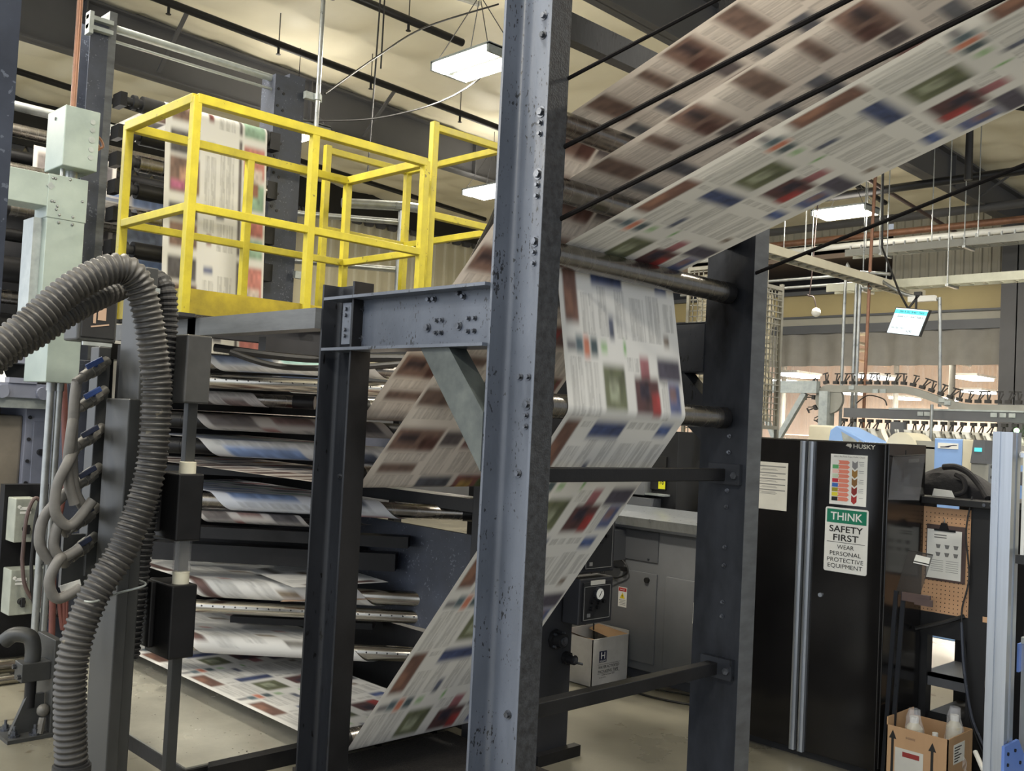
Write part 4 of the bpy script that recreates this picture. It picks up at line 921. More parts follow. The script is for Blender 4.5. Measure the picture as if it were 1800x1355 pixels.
def turning_bar(z, s, a0, a1, m, label, r=.047, holes=False):
    t = T('turning_bar', (3.5, s - 3.5, z), label, 'bar', 'angled turning bars of the folder')
    p, q = V(a0, s - a0, z), V(a1, s - a1, z)
    g = G(); g.cyl(p, q, r, 24); b = P('bar_tube', g, m, t, smooth=True)
    for c, e in ((p, -1), (q, 1)):
        g = G(); g.cyl(c + D2 * e * -.08, c + D2 * e * .06, r * 1.06, 20); P('end_block', g, 'oily_black', t, smooth=True)
    if holes:
        g = G()
        for i in range(26):
            c = p.lerp(q, (i + 1) / 27) + NF * r * .97 + V(0, 0, .01); g.cyl(c, c + NF * .003, .005, 6)
        P('air_holes', g, 'ink_black', b)
S0 = 8.9
turning_bar(2.12, S0, 2.86, 4.2, 'roller_steel', 'top turning bar, wrapped in bluish paper')
turned(2.12, S0, 2.98, 3.72, PAGE_BLUE, 'bluish white web folded round the top turning bar', v0=.1, out=False)
turning_bar(2.005, S0, 2.86, 4.2, 'bright_steel', 'shiny bare turning bar second from the top', holes=True)
turned(2.005, S0 + .02, 3.30, 3.72, PAGE_BLUE, 'small white web folded on the second turning bar, right of the left column', r=.052, v0=.3, out=False)
turning_bar(1.90, S0 + .25, 2.86, 3.56, 'roller_steel', 'short warm-coloured turning bar with free dark end', r=.042)
turned(1.90, S0 + .25, 2.95, 3.3, PAGE_GREY, 'dark brown web on the short third turning bar', r=.045, v0=.2, out=False)
turning_bar(1.745, S0, 2.86, 4.2, 'oily_black', 'turning bar with brownish web at column mid-height')
turned(1.745, S0, 2.95, 3.80, PAGE_GREY, 'grey-brown web folded round the middle turning bar', v0=.05, out=False)
turning_bar(1.585, S0, 2.86, 4.2, 'oily_black', 'turning bar below the brownish one, wrapped in white paper')
turned(1.585, S0, 2.98, 3.82, PAGE_BLUE, 'white and blue streaked web round the bar level with the white nylon bush', v0=.2, r=.055)
turning_bar(1.25, S0, 2.86, 4.25, 'roller_steel', 'turning bar above the dark blue bulkhead')
turned(1.25, S0, 3.05, 3.80, dict(PAGE_BLUE, paper=hx(214, 218, 226)), 'colourful web folded round the bar just above the dark bulkhead', v0=.33, r=.056)
turned(1.15, S0 - .02, 2.98, 3.45, PAGE_GREY, 'lower grey web peeking below the colourful folded one', r=.035, v0=.1, yin=6.2)
turning_bar(.70, S0, 2.86, 4.2, 'bright_steel', 'turning bar below the bulkhead with pale web')
turned(.70, S0, 2.95, 3.72, PAGE_PALE, 'pale web folded round the bar below the bulkhead', v0=.2, xout=3.95, r=.056)
turning_bar(.585, S0, 2.86, 4.2, 'bright_steel', 'perforated shiny air bar low in the folder', holes=True, r=.04)
turning_bar(.36, S0 - .05, 2.86, 4.1, 'bright_steel', 'lowest turning bar close above the floor tray', holes=True)
turned(.36, S0 - .05, 2.95, 3.68, PAGE_PALE, 'cream web folded round the lowest turning bar', v0=.42, xout=3.9, r=.056)
def loose(pts, page, label, v0=0):
    a, b, c, d = (np.array(p) for p in pts); n, m = 40, 40; f = np.linspace(0, 1, n)[:, None, None]; u = np.linspace(0, 1, m)[None, :, None]
    Pts = (a * (1 - u) + b * u) * (1 - f) + (d * (1 - u) + c * u) * f
    U = np.repeat(np.linspace(0, 1, m)[None], n, 0); Vv = np.repeat((v0 + np.linspace(0, np.linalg.norm(d - a), n))[:, None], m, 1)
    return paper_mesh('newsprint_web', Pts, U, Vv, page, label=label, cat='newsprint')
loose([(3.86, 5.0, .80), (3.86, 5.75, .83), (3.35, 5.9, .80), (3.3, 5.2, .78)], PAGE_PALE, 'light printed sheet lying at the foot of the dark bulkhead')
g = G(); g.grid([[(3.35, 5.42, .655), (3.45, 5.52, .655)], [(3.6, 5.12, .69), (3.68, 5.2, .69)], [(3.86, 4.98, .70), (3.9, 5.08, .70)]]); g.open = True
P('paper_strip', g, 'tan_strip', None, 'narrow tan paper strip lying across the perforated bar', cat='paper strip')

# dark folder body: bulkhead, arms, side frames
fo = T('folder_body', (4.1, 5.5, 0), 'dark steel folder body with bulkhead plate behind the webs', 'press unit')
g = G(); g.prism([(4.32, .55), (6.0, .50), (6.0, 1.10), (5.7, 1.16), (4.36, 1.155), (4.30, 1.10)], 'X', 3.99, 4.02); P('bulkhead_plate', g, 'plate_blue', fo, 'dark blue-grey bulkhead plate')
g = G(); g.prism([(5.40, .955), (6.1, .96), (6.1, .935), (5.46, .925)], 'X', 3.86, 3.99); P('ledge', g, 'press_dark', fo)
g = G(); g.box(3.90, 4.20, 3.75, 4.30, 0, 2.13); P('drive_side_pillar', g, 'press_dark', fo, bevel=.005)
g = G(); g.box(3.92, 4.26, 3.70, 3.75, 0, .06); P('pillar_foot', g, 'oily_black', fo)
g = G(); g.box(4.03, 4.25, 4.30, 7.8, 0, .5); g.box(4.03, 4.25, 5.9, 7.8, .5, 1.45); g.box(4.06, 4.22, 4.4, 6.4, 1.28, 1.36); g.box(4.06, 4.22, 4.4, 5.0, 1.45, 1.66); g.box(4.06, 4.22, 6.2, 7.8, 1.45, 2.2); P('drive_side_frame', g, 'oily_black', fo)
g = G(); g.box(4.06, 4.22, 5.15, 5.75, 1.5, 1.78); P('gear_case', g, 'unit_grey', fo, 'grey gear case')
for s_, z0, z1, a0, a1 in ((S0 - .02, 1.02, 1.09, 2.9, 3.95), (S0 + .1, .86, .97, 2.86, 3.95), (S0 + .3, 1.40, 1.45, 2.9, 3.9), (S0 + .5, .95, 1.02, 2.86, 3.9), (S0 + .3, .46, .5, 3.3, 3.95)):
    g = G(); p, q = V(a0, s_ - a0, 0), V(a1, s_ - a1, 0); g.obox((p + q) / 2 + V(0, 0, (z0 + z1) / 2), (q - p) / 2, NF * .06, V(0, 0, (z1 - z0) / 2)); P('support_arm', g, 'oily_black', fo)
g = G(); g.box(2.9, 4.03, 7.82, 8.5, .0, 2.35); P('rear_housing', g, 'oily_black', fo)
g = G(); g.box(2.86, 4.05, 6.88, 6.93, .28, 2.24); P('slot_plate', g, 'oily_black', fo)
for z in (2.23, .1):
    g = G(); g.box(2.86, 4.25, 7.6, 7.8, z - .06, z + .06); P('rear_beam', g, 'oily_black', fo)
g = G(); g.tube(spline([(2.9, 5.4, 2.17), (3.1, 5.2, 2.10), (3.4, 4.95, 2.11), (3.8, 4.6, 2.17), (4.1, 4.4, 2.14)]), .018, 8); g.tube(spline([(2.9, 5.6, 2.2), (3.3, 5.2, 2.16), (3.7, 4.8, 2.19), (4.2, 4.4, 2.18)]), .024, 8)
P('sagging_hose', g, 'cable_black', fo, smooth=True)
g = G(); g.box(2.9, 4.2, 5.0, 5.08, 2.17, 2.25); P('cross_member', g, 'press_dark', fo)

# gauge panels and handwheel on the drive-side pillar
for z0, z1, lab in ((.75, 1.0, 'lower black gauge panel with round pressure dial'), (1.03, 1.36, 'upper black gauge panel, half behind the newsprint')):
    t = T('gauge_panel', (4.24, 3.68, z0), lab, 'control panel')
    g = G(); g.box(4.10, 4.38, 3.62, 3.74, z0, z1); P('panel_box', g, 'press_dark', t, bevel=.006)
    g = G(); g.box(4.125, 4.355, 3.612, 3.62, z0 + .02, z1 - .02); fa = P('face_plate', g, 'black_paint', t)
    g = G()
    for a, b, c, d in ((4.13, 4.35, z0 + .025, z0 + .028), (4.13, 4.35, z1 - .045, z1 - .042), (4.13, 4.133, z0 + .025, z1 - .042), (4.347, 4.35, z0 + .025, z1 - .042)): g.box(a, b, 3.610, 3.612, c, d)
    P('face_border', g, 'ink_grey', fa)
    g = G(); g.cyl((4.24, 3.612, z1 - .085), (4.24, 3.592, z1 - .085), .036, 24); dl = P('dial_rim', g, 'bolt_steel', fa, smooth=True)
    g = G(); g.cyl((4.24, 3.592, z1 - .085), (4.24, 3.590, z1 - .085), .030, 24); P('dial_face', g, 'paper_white', t)
    g = G(); g.bar((4.232, 3.589, z1 - .10), (4.252, 3.589, z1 - .068), .001, .004); P('dial_needle', g, 'ink_black', t)
    for x, dz in ((4.20, .13), (4.25, .135), (4.29, .13), (4.24, .16), (4.19, .165)):
        g = G(); g.cyl((x, 3.612, z1 - dz), (x, 3.595, z1 - dz), .011, 10); P('regulator_knob', g, 'oily_black', fa)
    g = G(); g.box(4.18, 4.30, 3.609, 3.612, z1 - .036, z1 - .012); P('label_strip', g, 'paper_grey', t)
    g = G(); g.box(4.16, 4.185, 3.609, 3.612, z0 + .04, z0 + .06); P('small_print', g, 'ink_grey', fa)
for x, z, r, lab in ((4.06, .66, .055, 'upper black flanged knob with round centre on the pillar'), (4.155, .545, .038, 'lower black knob with small crank handle')):
    t = T('adjusting_knob', (x, 3.72, z), lab, 'knob')
    g = G(); g.cyl((x, 3.75, z), (x, 3.725, z), r, 8); g.cyl((x, 3.725, z), (x, 3.68, z), r * .72, 20); P('knob_body', g, 'oily_black', t, smooth=True)
    g = G(); g.cyl((x, 3.68, z), (x, 3.672, z), r * .45, 18); P('knob_centre', g, 'bolt_steel', t)
    if r > .05:
        for k in range(4):
            g = G(); a = math.pi / 4 + k * math.pi / 2; c = V(x + r * .85 * math.cos(a), 3.725, z + r * .85 * math.sin(a)); g.cyl(c, c + V(0, -.018, 0), .008, 6); P('bolt', g, 'bolt_steel', t)
    else:
        g = G(); g.cyl((x + .03, 3.69, z - .02), (x + .065, 3.68, z - .03), .008, 8); P('crank_handle', g, 'bolt_steel', t)

# ------------------------------------------------------------------ black tool cabinet with its signs
CX_, CY0, CY1, CH = 5.265, 2.465, 3.42, 1.822
t = T('tool_cabinet', (5.5, 2.94, 0), 'tall glossy black tool cabinet with two doors and aluminium handle strips', 'cabinet')
g = G(); g.box(CX_ + .022, 5.76, CY0, CY1, .06, CH); P('body', g, 'cab_black', t, bevel=.004)
g = G(); g.box(CX_ + .05, 5.74, CY0 + .03, CY1 - .03, 0, .06); P('base', g, 'black_paint', t)
g = G(); g.box(CX_, CX_ + .02, CY0 + .01, 2.936, .05, CH - .004); d1 = P('door', g, 'cab_black', t, 'right door with signs', bevel=.004)
g = G(); g.box(CX_, CX_ + .02, 2.942, CY1 - .01, .05, CH - .004); d2 = P('door', g, 'cab_black', t, 'left door with notice', bevel=.004)
for y, d in ((2.912, d1), (2.964, d2)):
    g = G(); g.prism([(CX_, y - .018), (CX_ - .02, y - .016), (CX_ - .024, y - .004), (CX_ - .017, y), (CX_ - .024, y + .004), (CX_ - .02, y + .016), (CX_, y + .018)], 'Z', .045, CH - .01); P('handle_strip', g, 'alu', d)
g = G(); g.cyl((CX_, 2.826, .945), (CX_ - .012, 2.826, .945), .012, 14); P('lock', g, 'alu', d1)
text_mesh([('HUSKY', (CX_, 2.598, 1.797), .024, .128)], '-X', d1, 'paper_grey', 'brand_lettering', bold=True)
g = G(); k = lambda *q: [(CX_ - .001, 2.69 - a * .036, 1.797 + b * .028) for a, b in q]
g.add(k((-.5, .05), (-.2, .45), (.1, .42), (.3, .5), (.5, .2), (.45, -.15), (.2, -.5), (.15, -.2), (-.2, -.1)), [tuple(range(9))]); g.open = True; P('brand_emblem', g, 'paper_grey', d1)
# safety sign
XS = CX_ - .0005
def rrect(y0, y1, z0, z1, r, n=5):
    out = []
    for cy, cz, a0 in ((y1 - r, z1 - r, 0), (y0 + r, z1 - r, 90), (y0 + r, z0 + r, 180), (y1 - r, z0 + r, 270)):
        out += [(cy + r * math.cos(math.radians(a0 + 90 * i / n)), cz + r * math.sin(math.radians(a0 + 90 * i / n))) for i in range(n + 1)]
    return out
t = T('safety_sign', (CX_, 2.686, 1.088), 'white and green THINK SAFETY FIRST sign on the right cabinet door', 'sign')
g = G(); g.prism(rrect(2.558, 2.814, 1.088, 1.448, .012), 'X', CX_ - .004, XS); P('sign_plate', g, 'white_paint', t)
g = G(); g.box(CX_ - .0048, CX_ - .004, 2.568, 2.804, 1.362, 1.438); P('green_band', g, 'sign_green', t)
xf = CX_ - .0046
text_mesh([('THINK', (xf - .0006, 2.686, 1.400), .044, .19)], '-X', t, 'ink_white', 'headline', bold=True)
text_mesh([('SAFETY', (xf, 2.686, 1.329), .036, .20), ('FIRST', (xf, 2.686, 1.281), .036, .15)], '-X', t, 'ink_black', 'main_lettering', bold=True)
text_mesh([('WEAR', (xf, 2.686, 1.229), .024, .10), ('PERSONAL', (xf, 2.686, 1.192), .024, .185), ('PROTECTIVE', (xf, 2.686, 1.156), .024, .215), ('EQUIPMENT', (xf, 2.686, 1.120), .024, .205)], '-X', t, 'ink_black', 'small_lettering')
g = G(); g.box(CX_ - .0048, CX_ - .004, 2.572, 2.80, 1.253, 1.2555); P('divider_line', g, 'ink_black', t)
# colour chart
t = T('colour_chart', (CX_, 2.685, 1.465), 'printed tape colour chart with salmon arrows above the safety sign', 'chart')
g = G(); g.box(CX_ - .002, XS, 2.576, 2.795, 1.465, 1.748); P('sheet', g, 'paper_white', t)
xc_ = CX_ - .003
def arrow(y0, y1, z, h, m, notch=.008, tip=.012):
    g = G(); g.prism([(y1, z - h / 2), (y1 - notch, z), (y1, z + h / 2), (y0 + tip, z + h / 2), (y0, z), (y0 + tip, z - h / 2)], 'X', xc_, xc_ + .001); return P('arrow_block', g, m, t)
for i, m in enumerate((None, 'c_green', 'c_pink', 'c_pale', 'c_red', 'c_blue', 'c_olive', 'c_yell', 'ink_black')):
    z = 1.703 - .0258 * i
    arrow(2.678, 2.748, z, .022, 'c_salmon')
    if m: g = G(); g.box(xc_, xc_ + .001, 2.746, 2.782, z - .011, z + .011); P('colour_block', g, m, t)
for i, m in enumerate(('c_grey', 'c_tan', 'c_brown', 'c_maroon', 'c_dkred')):
    z = 1.715 - .048 * i
    g = G(); g.prism([(2.632, z), (2.648, z - .012), (2.664, z), (2.664, z - .036), (2.648, z - .050), (2.632, z - .036)], 'X', xc_, xc_ + .001); P('arrow_block', g, m, t)
text_mesh([('IMPACT', (xc_, 2.76, 1.735), .008, .03), ('Re Plate Tape Color Chart', (xc_, 2.665, 1.735), .008, .15)], '-X', t, 'ink_grey', 'heading')
g = G()
for i, z in enumerate((1.71, 1.70, 1.69, 1.66, 1.65, 1.61, 1.60, 1.59, 1.56, 1.55, 1.54, 1.51)): g.box(xc_, xc_ + .001, 2.595, 2.626 - .004 * (i % 3), z - .0012, z + .0012)
P('fine_print', g, 'c_grey', t)
# notice on left door
t = T('notice_sheet', (CX_, 3.16, 1.397), 'yellowed notice sheet with grey bars on the left cabinet door', 'notice')
g = G(); g.box(CX_ - .002, XS, 3.064, 3.30, 1.395, 1.676); P('sheet', g, 'paper_grey', t)
g = G()
for z in (1.652, 1.612, 1.578, 1.545, 1.512): g.box(CX_ - .0026, CX_ - .002, 3.078, 3.29, z - .004, z + .003)
P('grey_bars', g, 'ink_grey', t)
g = G()
for i, z in enumerate((1.635, 1.629, 1.598, 1.592, 1.566, 1.56, 1.532, 1.526, 1.50, 1.494, 1.488)): g.box(CX_ - .0026, CX_ - .002, 3.14 - .01 * (i % 2), 3.235 + .01 * (i % 3), z - .0012, z + .0012)
P('fine_print', g, 'ink_grey', t)

# ------------------------------------------------------------------ black workbench with pegboard
wb = T('work_bench', (6.0, 2.2, 0), 'black steel bench with tan pegboard beside the tool cabinet', 'bench')
g = G(); g.box(5.70, 6.35, 1.98, 2.46, 1.49, 1.53); P('bench_top', g, 'black_paint', wb, bevel=.004)
for x, y0, y1 in ((5.76, 2.05, 2.20), (6.25, 2.05, 2.20), (6.25, 2.36, 2.46), (5.78, 2.43, 2.56)):
    g = G(); g.box(x, x + .07, y0, y1, 0, 1.49); P('leg', g, 'black_paint', wb)
g = G(); g.box(5.765, 5.775, 2.20, 2.54, .872, 1.47); pb = P('pegboard', g, 'pegboard', wb, 'tan pegboard panel')
g = G()
for i in range(11):
    for j in range(24): g.cyl((5.765, 2.212 + .024 * i, .885 + .024 * j), (5.7642, 2.212 + .024 * i, .885 + .024 * j), .0032, 6)
P('peg_holes', g, 'ink_black', pb)
g = G(); g.box(5.765, 5.80, 2.05, 2.54, .74, .872); P('cross_rail', g, 'black_paint', wb)
g = G(); g.box(5.80, 6.3, 2.12, 2.46, .50, .52); g.box(5.80, 5.83, 2.12, 2.52, .45, .52); P('lower_shelf', g, 'console_dark', wb, 'grey lower shelf')
for y in (2.07, 2.11):
    g = G(); g.bolt((5.70, y, 1.51), (-1, 0, 0), .010, .006); P('bolt', g, 'bolt_steel', wb)
g = G(); g.box(5.755, 5.76, 2.09, 2.12, .865, .895); P('wood_block', g, 'pegboard', wb, 'small tan wooden block')
# clipboard
t = T('clipboard', (5.755, 2.335, 1.06), 'clipboard with printed parts sheet hanging on the pegboard', 'clipboard')
g = G(); g.box(5.757, 5.761, 2.222, 2.446, 1.055, 1.372); P('board', g, 'cable_brown', t, bevel=.002)
g = G(); g.box(5.7545, 5.757, 2.246, 2.44, 1.068, 1.345); P('paper', g, 'paper_white', t)
g = G(); g.box(5.748, 5.756, 2.28, 2.40, 1.338, 1.35); g.prism([(2.32, 1.35), (2.37, 1.35), (2.36, 1.385), (2.33, 1.385)], 'X', 5.745, 5.757); P('spring_clip', g, 'oily_black', t)
g = G(); g.cyl((5.757, 2.345, 1.38), (5.75, 2.345, 1.41), .003, 6); P('peg_hook', g, 'galv', t)
g = G(); g.box(5.7538, 5.7545, 2.33, 2.40, 1.312, 1.318); g.box(5.7538, 5.7545, 2.33, 2.40, 1.298, 1.304)
for i in range(3):
    for j in range(2): g.prism([(2.39 - .05 * i, 1.262 - .045 * j), (2.362 - .05 * i, 1.262 - .045 * j), (2.368 - .05 * i, 1.24 - .045 * j), (2.384 - .05 * i, 1.24 - .045 * j)], 'X', 5.7538, 5.7545)
for i in range(12): g.box(5.7538, 5.7545, 2.26 + .085 * (i % 2), 2.33 + .085 * (i % 2), 1.17 - .012 * (i // 2), 1.172 - .012 * (i // 2))
P('printed_sheet', g, 'ink_grey', t)
# bag on bench
t = T('tool_bag', (6.0, 2.33, 1.53), 'slumped black fabric tool bag with strap on the bench top', 'bag')
g = G(); rows = []
for i in range(15):
    u = i / 14; row = []
    for j in range(17):
        a = math.pi * j / 16; hgt = (.20 * math.sin(math.pi * (.10 + .88 * u)) ** .5) * (1 - .45 * u) * (1 + .05 * math.sin(9 * u + 3 * j)); 
        row.append((6.0 - .13 * math.cos(a) * (1 + .05 * math.sin(7 * u + j)), 2.58 - .46 * u, 1.53 + hgt * math.sin(a) ** .7))
    rows.append(row)
g.grid(rows); g.open = True; P('bag_body', g, 'cloth_black', t, smooth=True)
g = G(); g.tube(spline([(5.90, 2.42, 1.70), (5.88, 2.34, 1.705), (5.86, 2.26, 1.675), (5.84, 2.19, 1.61), (5.80, 2.13, 1.545)]), .018, 8); g.tube(spline([(5.88, 2.34, 1.66), (5.85, 2.28, 1.63), (5.83, 2.27, 1.57), (5.82, 2.32, 1.545)]), .014, 8); P('strap', g, 'cloth_black', t, smooth=True)
g = G(); g.prism([(2.31, 1.532), (2.44, 1.532), (2.43, 1.575), (2.33, 1.57)], 'X', 5.80, 5.803)
P('white_leaflet', g, 'paper_white', None, 'white folded leaflet leaning against the black tool bag', cat='leaflet')
# tinted document sleeves and the black stand
t = T('document_sleeve', (5.32, 2.40, 1.5), 'upper smoky plastic document sleeve hanging on the cabinet side', 'document sleeve', 'smoky document sleeves')
g = G(); g.add([(5.33, 2.462, 1.75), (5.36, 2.30, 1.77), (5.33, 2.31, 1.525), (5.29, 2.475, 1.515), (5.334, 2.462, 1.75), (5.364, 2.30, 1.77), (5.334, 2.31, 1.525), (5.294, 2.475, 1.515)], [(0, 1, 2, 3), (7, 6, 5, 4), (0, 4, 5, 1), (2, 6, 7, 3), (1, 5, 6, 2), (0, 3, 7, 4)]); P('sleeve', g, 'tinted_sleeve', t)
g = G(); g.add([(5.352, 2.385, 1.742), (5.358, 2.33, 1.75), (5.356, 2.33, 1.73), (5.35, 2.385, 1.722)], [(0, 1, 2, 3)]); g.open = True; P('label', g, 'paper_grey', t)
g = G(); g.tube([(5.336, 2.462, 1.752), (5.366, 2.30, 1.772)], .004, 6); g.tube([(5.346, 2.40, 1.765), (5.346, 2.40, 1.79)], .003, 6); P('hanger_strip', g, 'oily_black', t)
t = T('document_sleeve', (5.3, 2.33, 1.0), 'lower smoky document sleeve leaning out in front of the clipboard', 'document sleeve', 'smoky document sleeves')
g = G(); g.add([(5.33, 2.36, 1.25), (5.30, 2.215, 1.245), (5.31, 2.28, 1.03), (5.34, 2.43, 1.0), (5.334, 2.36, 1.25), (5.304, 2.215, 1.245), (5.314, 2.28, 1.03), (5.344, 2.43, 1.0)], [(0, 1, 2, 3), (7, 6, 5, 4), (0, 4, 5, 1), (2, 6, 7, 3), (1, 5, 6, 2), (0, 3, 7, 4)]); P('sleeve', g, 'tinted_sleeve', t)
g = G(); g.add([(5.313, 2.31, 1.236), (5.295, 2.225, 1.23), (5.297, 2.235, 1.185), (5.315, 2.325, 1.19)], [(0, 1, 2, 3)]); g.open = True; P('white_sheet', g, 'paper_white', t)
g = G(); g.tube([(5.315, 2.325, 1.20), (5.296, 2.232, 1.195)], .003, 6); g.tube([(5.331, 2.36, 1.252), (5.30, 2.215, 1.247)], .003, 6); P('binding_strip', g, 'oily_black', t)
t = T('leaning_rails', (5.3, 2.39, .05), 'pair of worn black steel rails leaning beside the cabinet with a short cross piece', 'rails')
for i, (a, b) in enumerate((((5.30, 2.405, 1.03), (5.30, 2.445, .05)), ((5.31, 2.368, 1.03), (5.31, 2.41, .05)))):
    g = G(); g.bar(a, b, .022, .012, (1, 0, 0)); P('rail', g, 'steel_dark', t)
g = G(); g.box(5.29, 5.31, 2.22, 2.37, .985, 1.03); g.box(5.288, 5.30, 2.205, 2.30, .975, 1.01); P('cross_piece', g, 'cable_brown', t, 'rusty cross piece')
# cardboard box with bagged bottles
BX = (5.23, 5.55, 2.075, 2.40)
t = T('cardboard_box', (5.39, 2.24, 0), 'open brown cardboard box with two black up-arrows below the bench', 'box')
g = G(); x0, x1, y0, y1 = BX
g.box(x0, x0 + .006, y0, y1, 0, .33); g.box(x1 - .006, x1, y0, y1, 0, .33); g.box(x0, x1, y0, y0 + .006, 0, .33); g.box(x0, x1, y1 - .006, y1, 0, .37); g.box(x0, x1, y0, y1, 0, .006); P('box_walls', g, 'cardboard', t)
g = G()
for yc, zt in ((2.365, .31), (2.155, .295)):
    g.prism([(yc - .02, zt - .045), (yc + .02, zt - .045), (yc, zt)], 'X', x0 - .001, x0); g.box(x0 - .001, x0, yc - .007, yc + .007, .06, zt - .045)
P('printed_arrows', g, 'ink_black', t)
text_mesh([('01026/02', (x0, 2.27, .285), .012, .05)], '-X', t, 'cable_brown', 'stamp')
g = G(); g.box(x0 - .002, x0, 2.20, 2.35, .10, .225); P('document_pouch', g, 'paper_grey', t, 'clear document pouch')
g = G(); g.box(x0 - .003, x0 - .002, 2.22, 2.31, .185, .21); P('pouch_band', g, 'c_maroon', t)
g = G(); g.box(x0 + .07, x0 + .21, y0 - .001, y0, .19, .29); P('shipping_label', g, 'paper_white', t)
g = G()
for i in range(6): g.box(x0 + .08, x0 + .13 + .02 * (i % 3), y0 - .0016, y0 - .001, .20 + .014 * i, .206 + .014 * i)
P('label_print', g, 'ink_black', t)
BN = ['bagged plastic bottle at the left inside the cardboard box', 'tall crumpled clear bag at the right of the cardboard box', 'small white-capped bottle in the middle of the cardboard box']
for i, (x, y, h_, r) in enumerate(((5.36, 2.31, .40, .055), (5.44, 2.13, .44, .05), (5.32, 2.18, .355, .035))):
    t = T('bagged_bottle', (x, y, .007), BN[i], 'bottle', 'bagged bottles in the cardboard box')
    g = G(); g.cyl((x, y, .007), (x, y, h_ - .09), r * .8, 14); g.cyl((x, y, h_ - .09), (x, y, h_ - .06), r * .8, 14, r * .4); P('bottle_body', g, 'machine_cream', t, smooth=True)
    g = G(); g.cyl((x, y, h_ - .06), (x, y, h_ - .03), r * .42, 12); P('cap', g, 'white_paint', t)
    if i < 2:
        g = G(); n = 14; rows = []
        for k in range(9):
            f = k / 8; rr = r * (1.25 - .75 * f ** 2); rows.append([(x + rr * (1 + .22 * math.sin(3 * a + k * 1.7)) * math.cos(a), y + rr * (1 + .22 * math.sin(3 * a + k * 2.1)) * math.sin(a), .01 + h_ * f) for a in (2 * math.pi * j / n for j in range(n + 1))])
        g.grid(rows); g.open = True; P('plastic_bag', g, 'clear_bag', t)
t = T('power_brick', (6.0, 2.35, .0), 'flat black box on the floor behind the cardboard box', 'box')
g = G(); g.box(5.85, 6.2, 2.18, 2.44, .0, .26); g.prism([(2.16, .26), (2.46, .26), (2.42, .30), (2.2, .30)], 'X', 5.82, 6.22); P('case', g, 'black_paint', t)
CB = [([(5.74, 2.19, 1.55), (5.72, 2.21, 1.35), (5.73, 2.19, 1.1), (5.72, 2.22, .9), (5.73, 2.2, .7), (5.72, 2.16, .35), (5.73, 2.08, .15)], .005, 'cable_black', 'thin black cable hanging down past the clipboard edge'),
      ([(5.72, 2.22, .85), (5.70, 2.19, .6), (5.70, 2.14, .35), (5.68, 2.06, .2), (5.7, 2.02, .02)], .008, 'plate_blue', 'dark bluish cable curving down below the pegboard'),
      ([(5.5, 1.99, 1.0), (5.52, 1.97, .8), (5.5, 2.0, .6), (5.52, 1.98, .4), (5.5, 2.02, .02)], .006, 'hose_grey', 'pale grey cable behind the aluminium post'),
      ([(5.76, 2.22, .88), (5.70, 2.30, .84), (5.66, 2.45, .78)], .012, 'cable_black', 'short black rod sticking out under the pegboard')]
for pts, r, m, n in CB:
    g = G(); g.tube(spline(pts), r, 7); P('bench_cable', g, m, None, n, cat='cable', smooth=True)
g = G(); g.tube([(5.36, 1.99, .27), (5.2, 1.84, .14), (5.16, 1.80, .10)], .012, 10); P('white_tube', g, 'white_paint', None, 'short white tube leaning behind the foot of the aluminium post', cat='tube')
t = T('small_display', (6.1, 2.02, 1.53), 'little black display on a stalk behind the bench corner', 'display')
g = G(); g.box(6.05, 6.12, 1.96, 2.05, 1.62, 1.70); P('display_case', g, 'console_dark', t, bevel=.006)
g = G(); g.cyl((6.08, 2.0, 1.53), (6.08, 2.0, 1.62), .012, 8); P('stalk', g, 'console_dark', t)

# ------------------------------------------------------------------ aluminium post, whiteboard, cart
t = T('extrusion_stand', (4.98, 1.75, 0), 'tall aluminium extrusion post with blue foot gussets at the right edge', 'stand')
g = G(); s_ = .045; c = .008
pr_ = []
for qx, qy in (((-1, -1)), (1, -1), (1, 1), (-1, 1)): pass
prof = [(-s_, -s_), (-.012, -s_), (-.012, -s_ + c), (.012, -s_ + c), (.012, -s_), (s_, -s_), (s_, -.012), (s_ - c, -.012), (s_ - c, .012), (s_, .012), (s_, s_), (.012, s_), (.012, s_ - c), (-.012, s_ - c), (-.012, s_), (-s_, s_), (-s_, .012), (-s_ + c, .012), (-s_ + c, -.012), (-s_, -.012)]
g.prism([(4.985 + a * 1.25, 1.75 + b) for a, b in prof], 'Z', .02, 1.905); P('post', g, 'alu', t)
g = G(); g.prism([(4.90, .0), (5.20, .0), (5.20, .33), (5.08, .46), (4.90, .46)], 'Y', 1.69, 1.703); gp = P('gusset_plate', g, 'gusset_blue', t, 'blue steel gusset')
for x, z in ((4.94, .42), (4.94, .37), (4.94, .32), (5.03, .42), (5.10, .35), (5.02, .25)):
    g = G(); g.cyl((x, 1.69, z), (x, 1.684, z), .008, 10); P('bolt', g, 'oily_black', gp)
g = G(); g.box(4.88, 5.3, 1.70, 1.80, 0, .02); P('foot', g, 'alu', t)
g = G(); g.sphere((5.02, 1.69, 1.80), .018, 8, 6); g.tube([(5.03, 1.69, 1.80), (5.05, 1.68, 1.76)], .003, 6); P('tied_tag', g, 'paper_white', t, 'crumpled white tag')
t = T('whiteboard', (5.2, 1.62, 1.33), 'white marker board with aluminium rim beside the extrusion post', 'board')
g = G(); g.box(4.83, 5.70, 1.61, 1.625, 1.345, 1.79); P('board_face', g, 'white_paint', t)
g = G(); g.box(4.83, 5.72, 1.60, 1.635, 1.79, 1.81); g.box(4.83, 5.72, 1.59, 1.635, 1.315, 1.345); P('rim', g, 'alu', t)
g = G(); g.box(4.815, 4.835, 1.585, 1.64, 1.31, 1.35); P('corner_cap', g, 'cable_black', t)
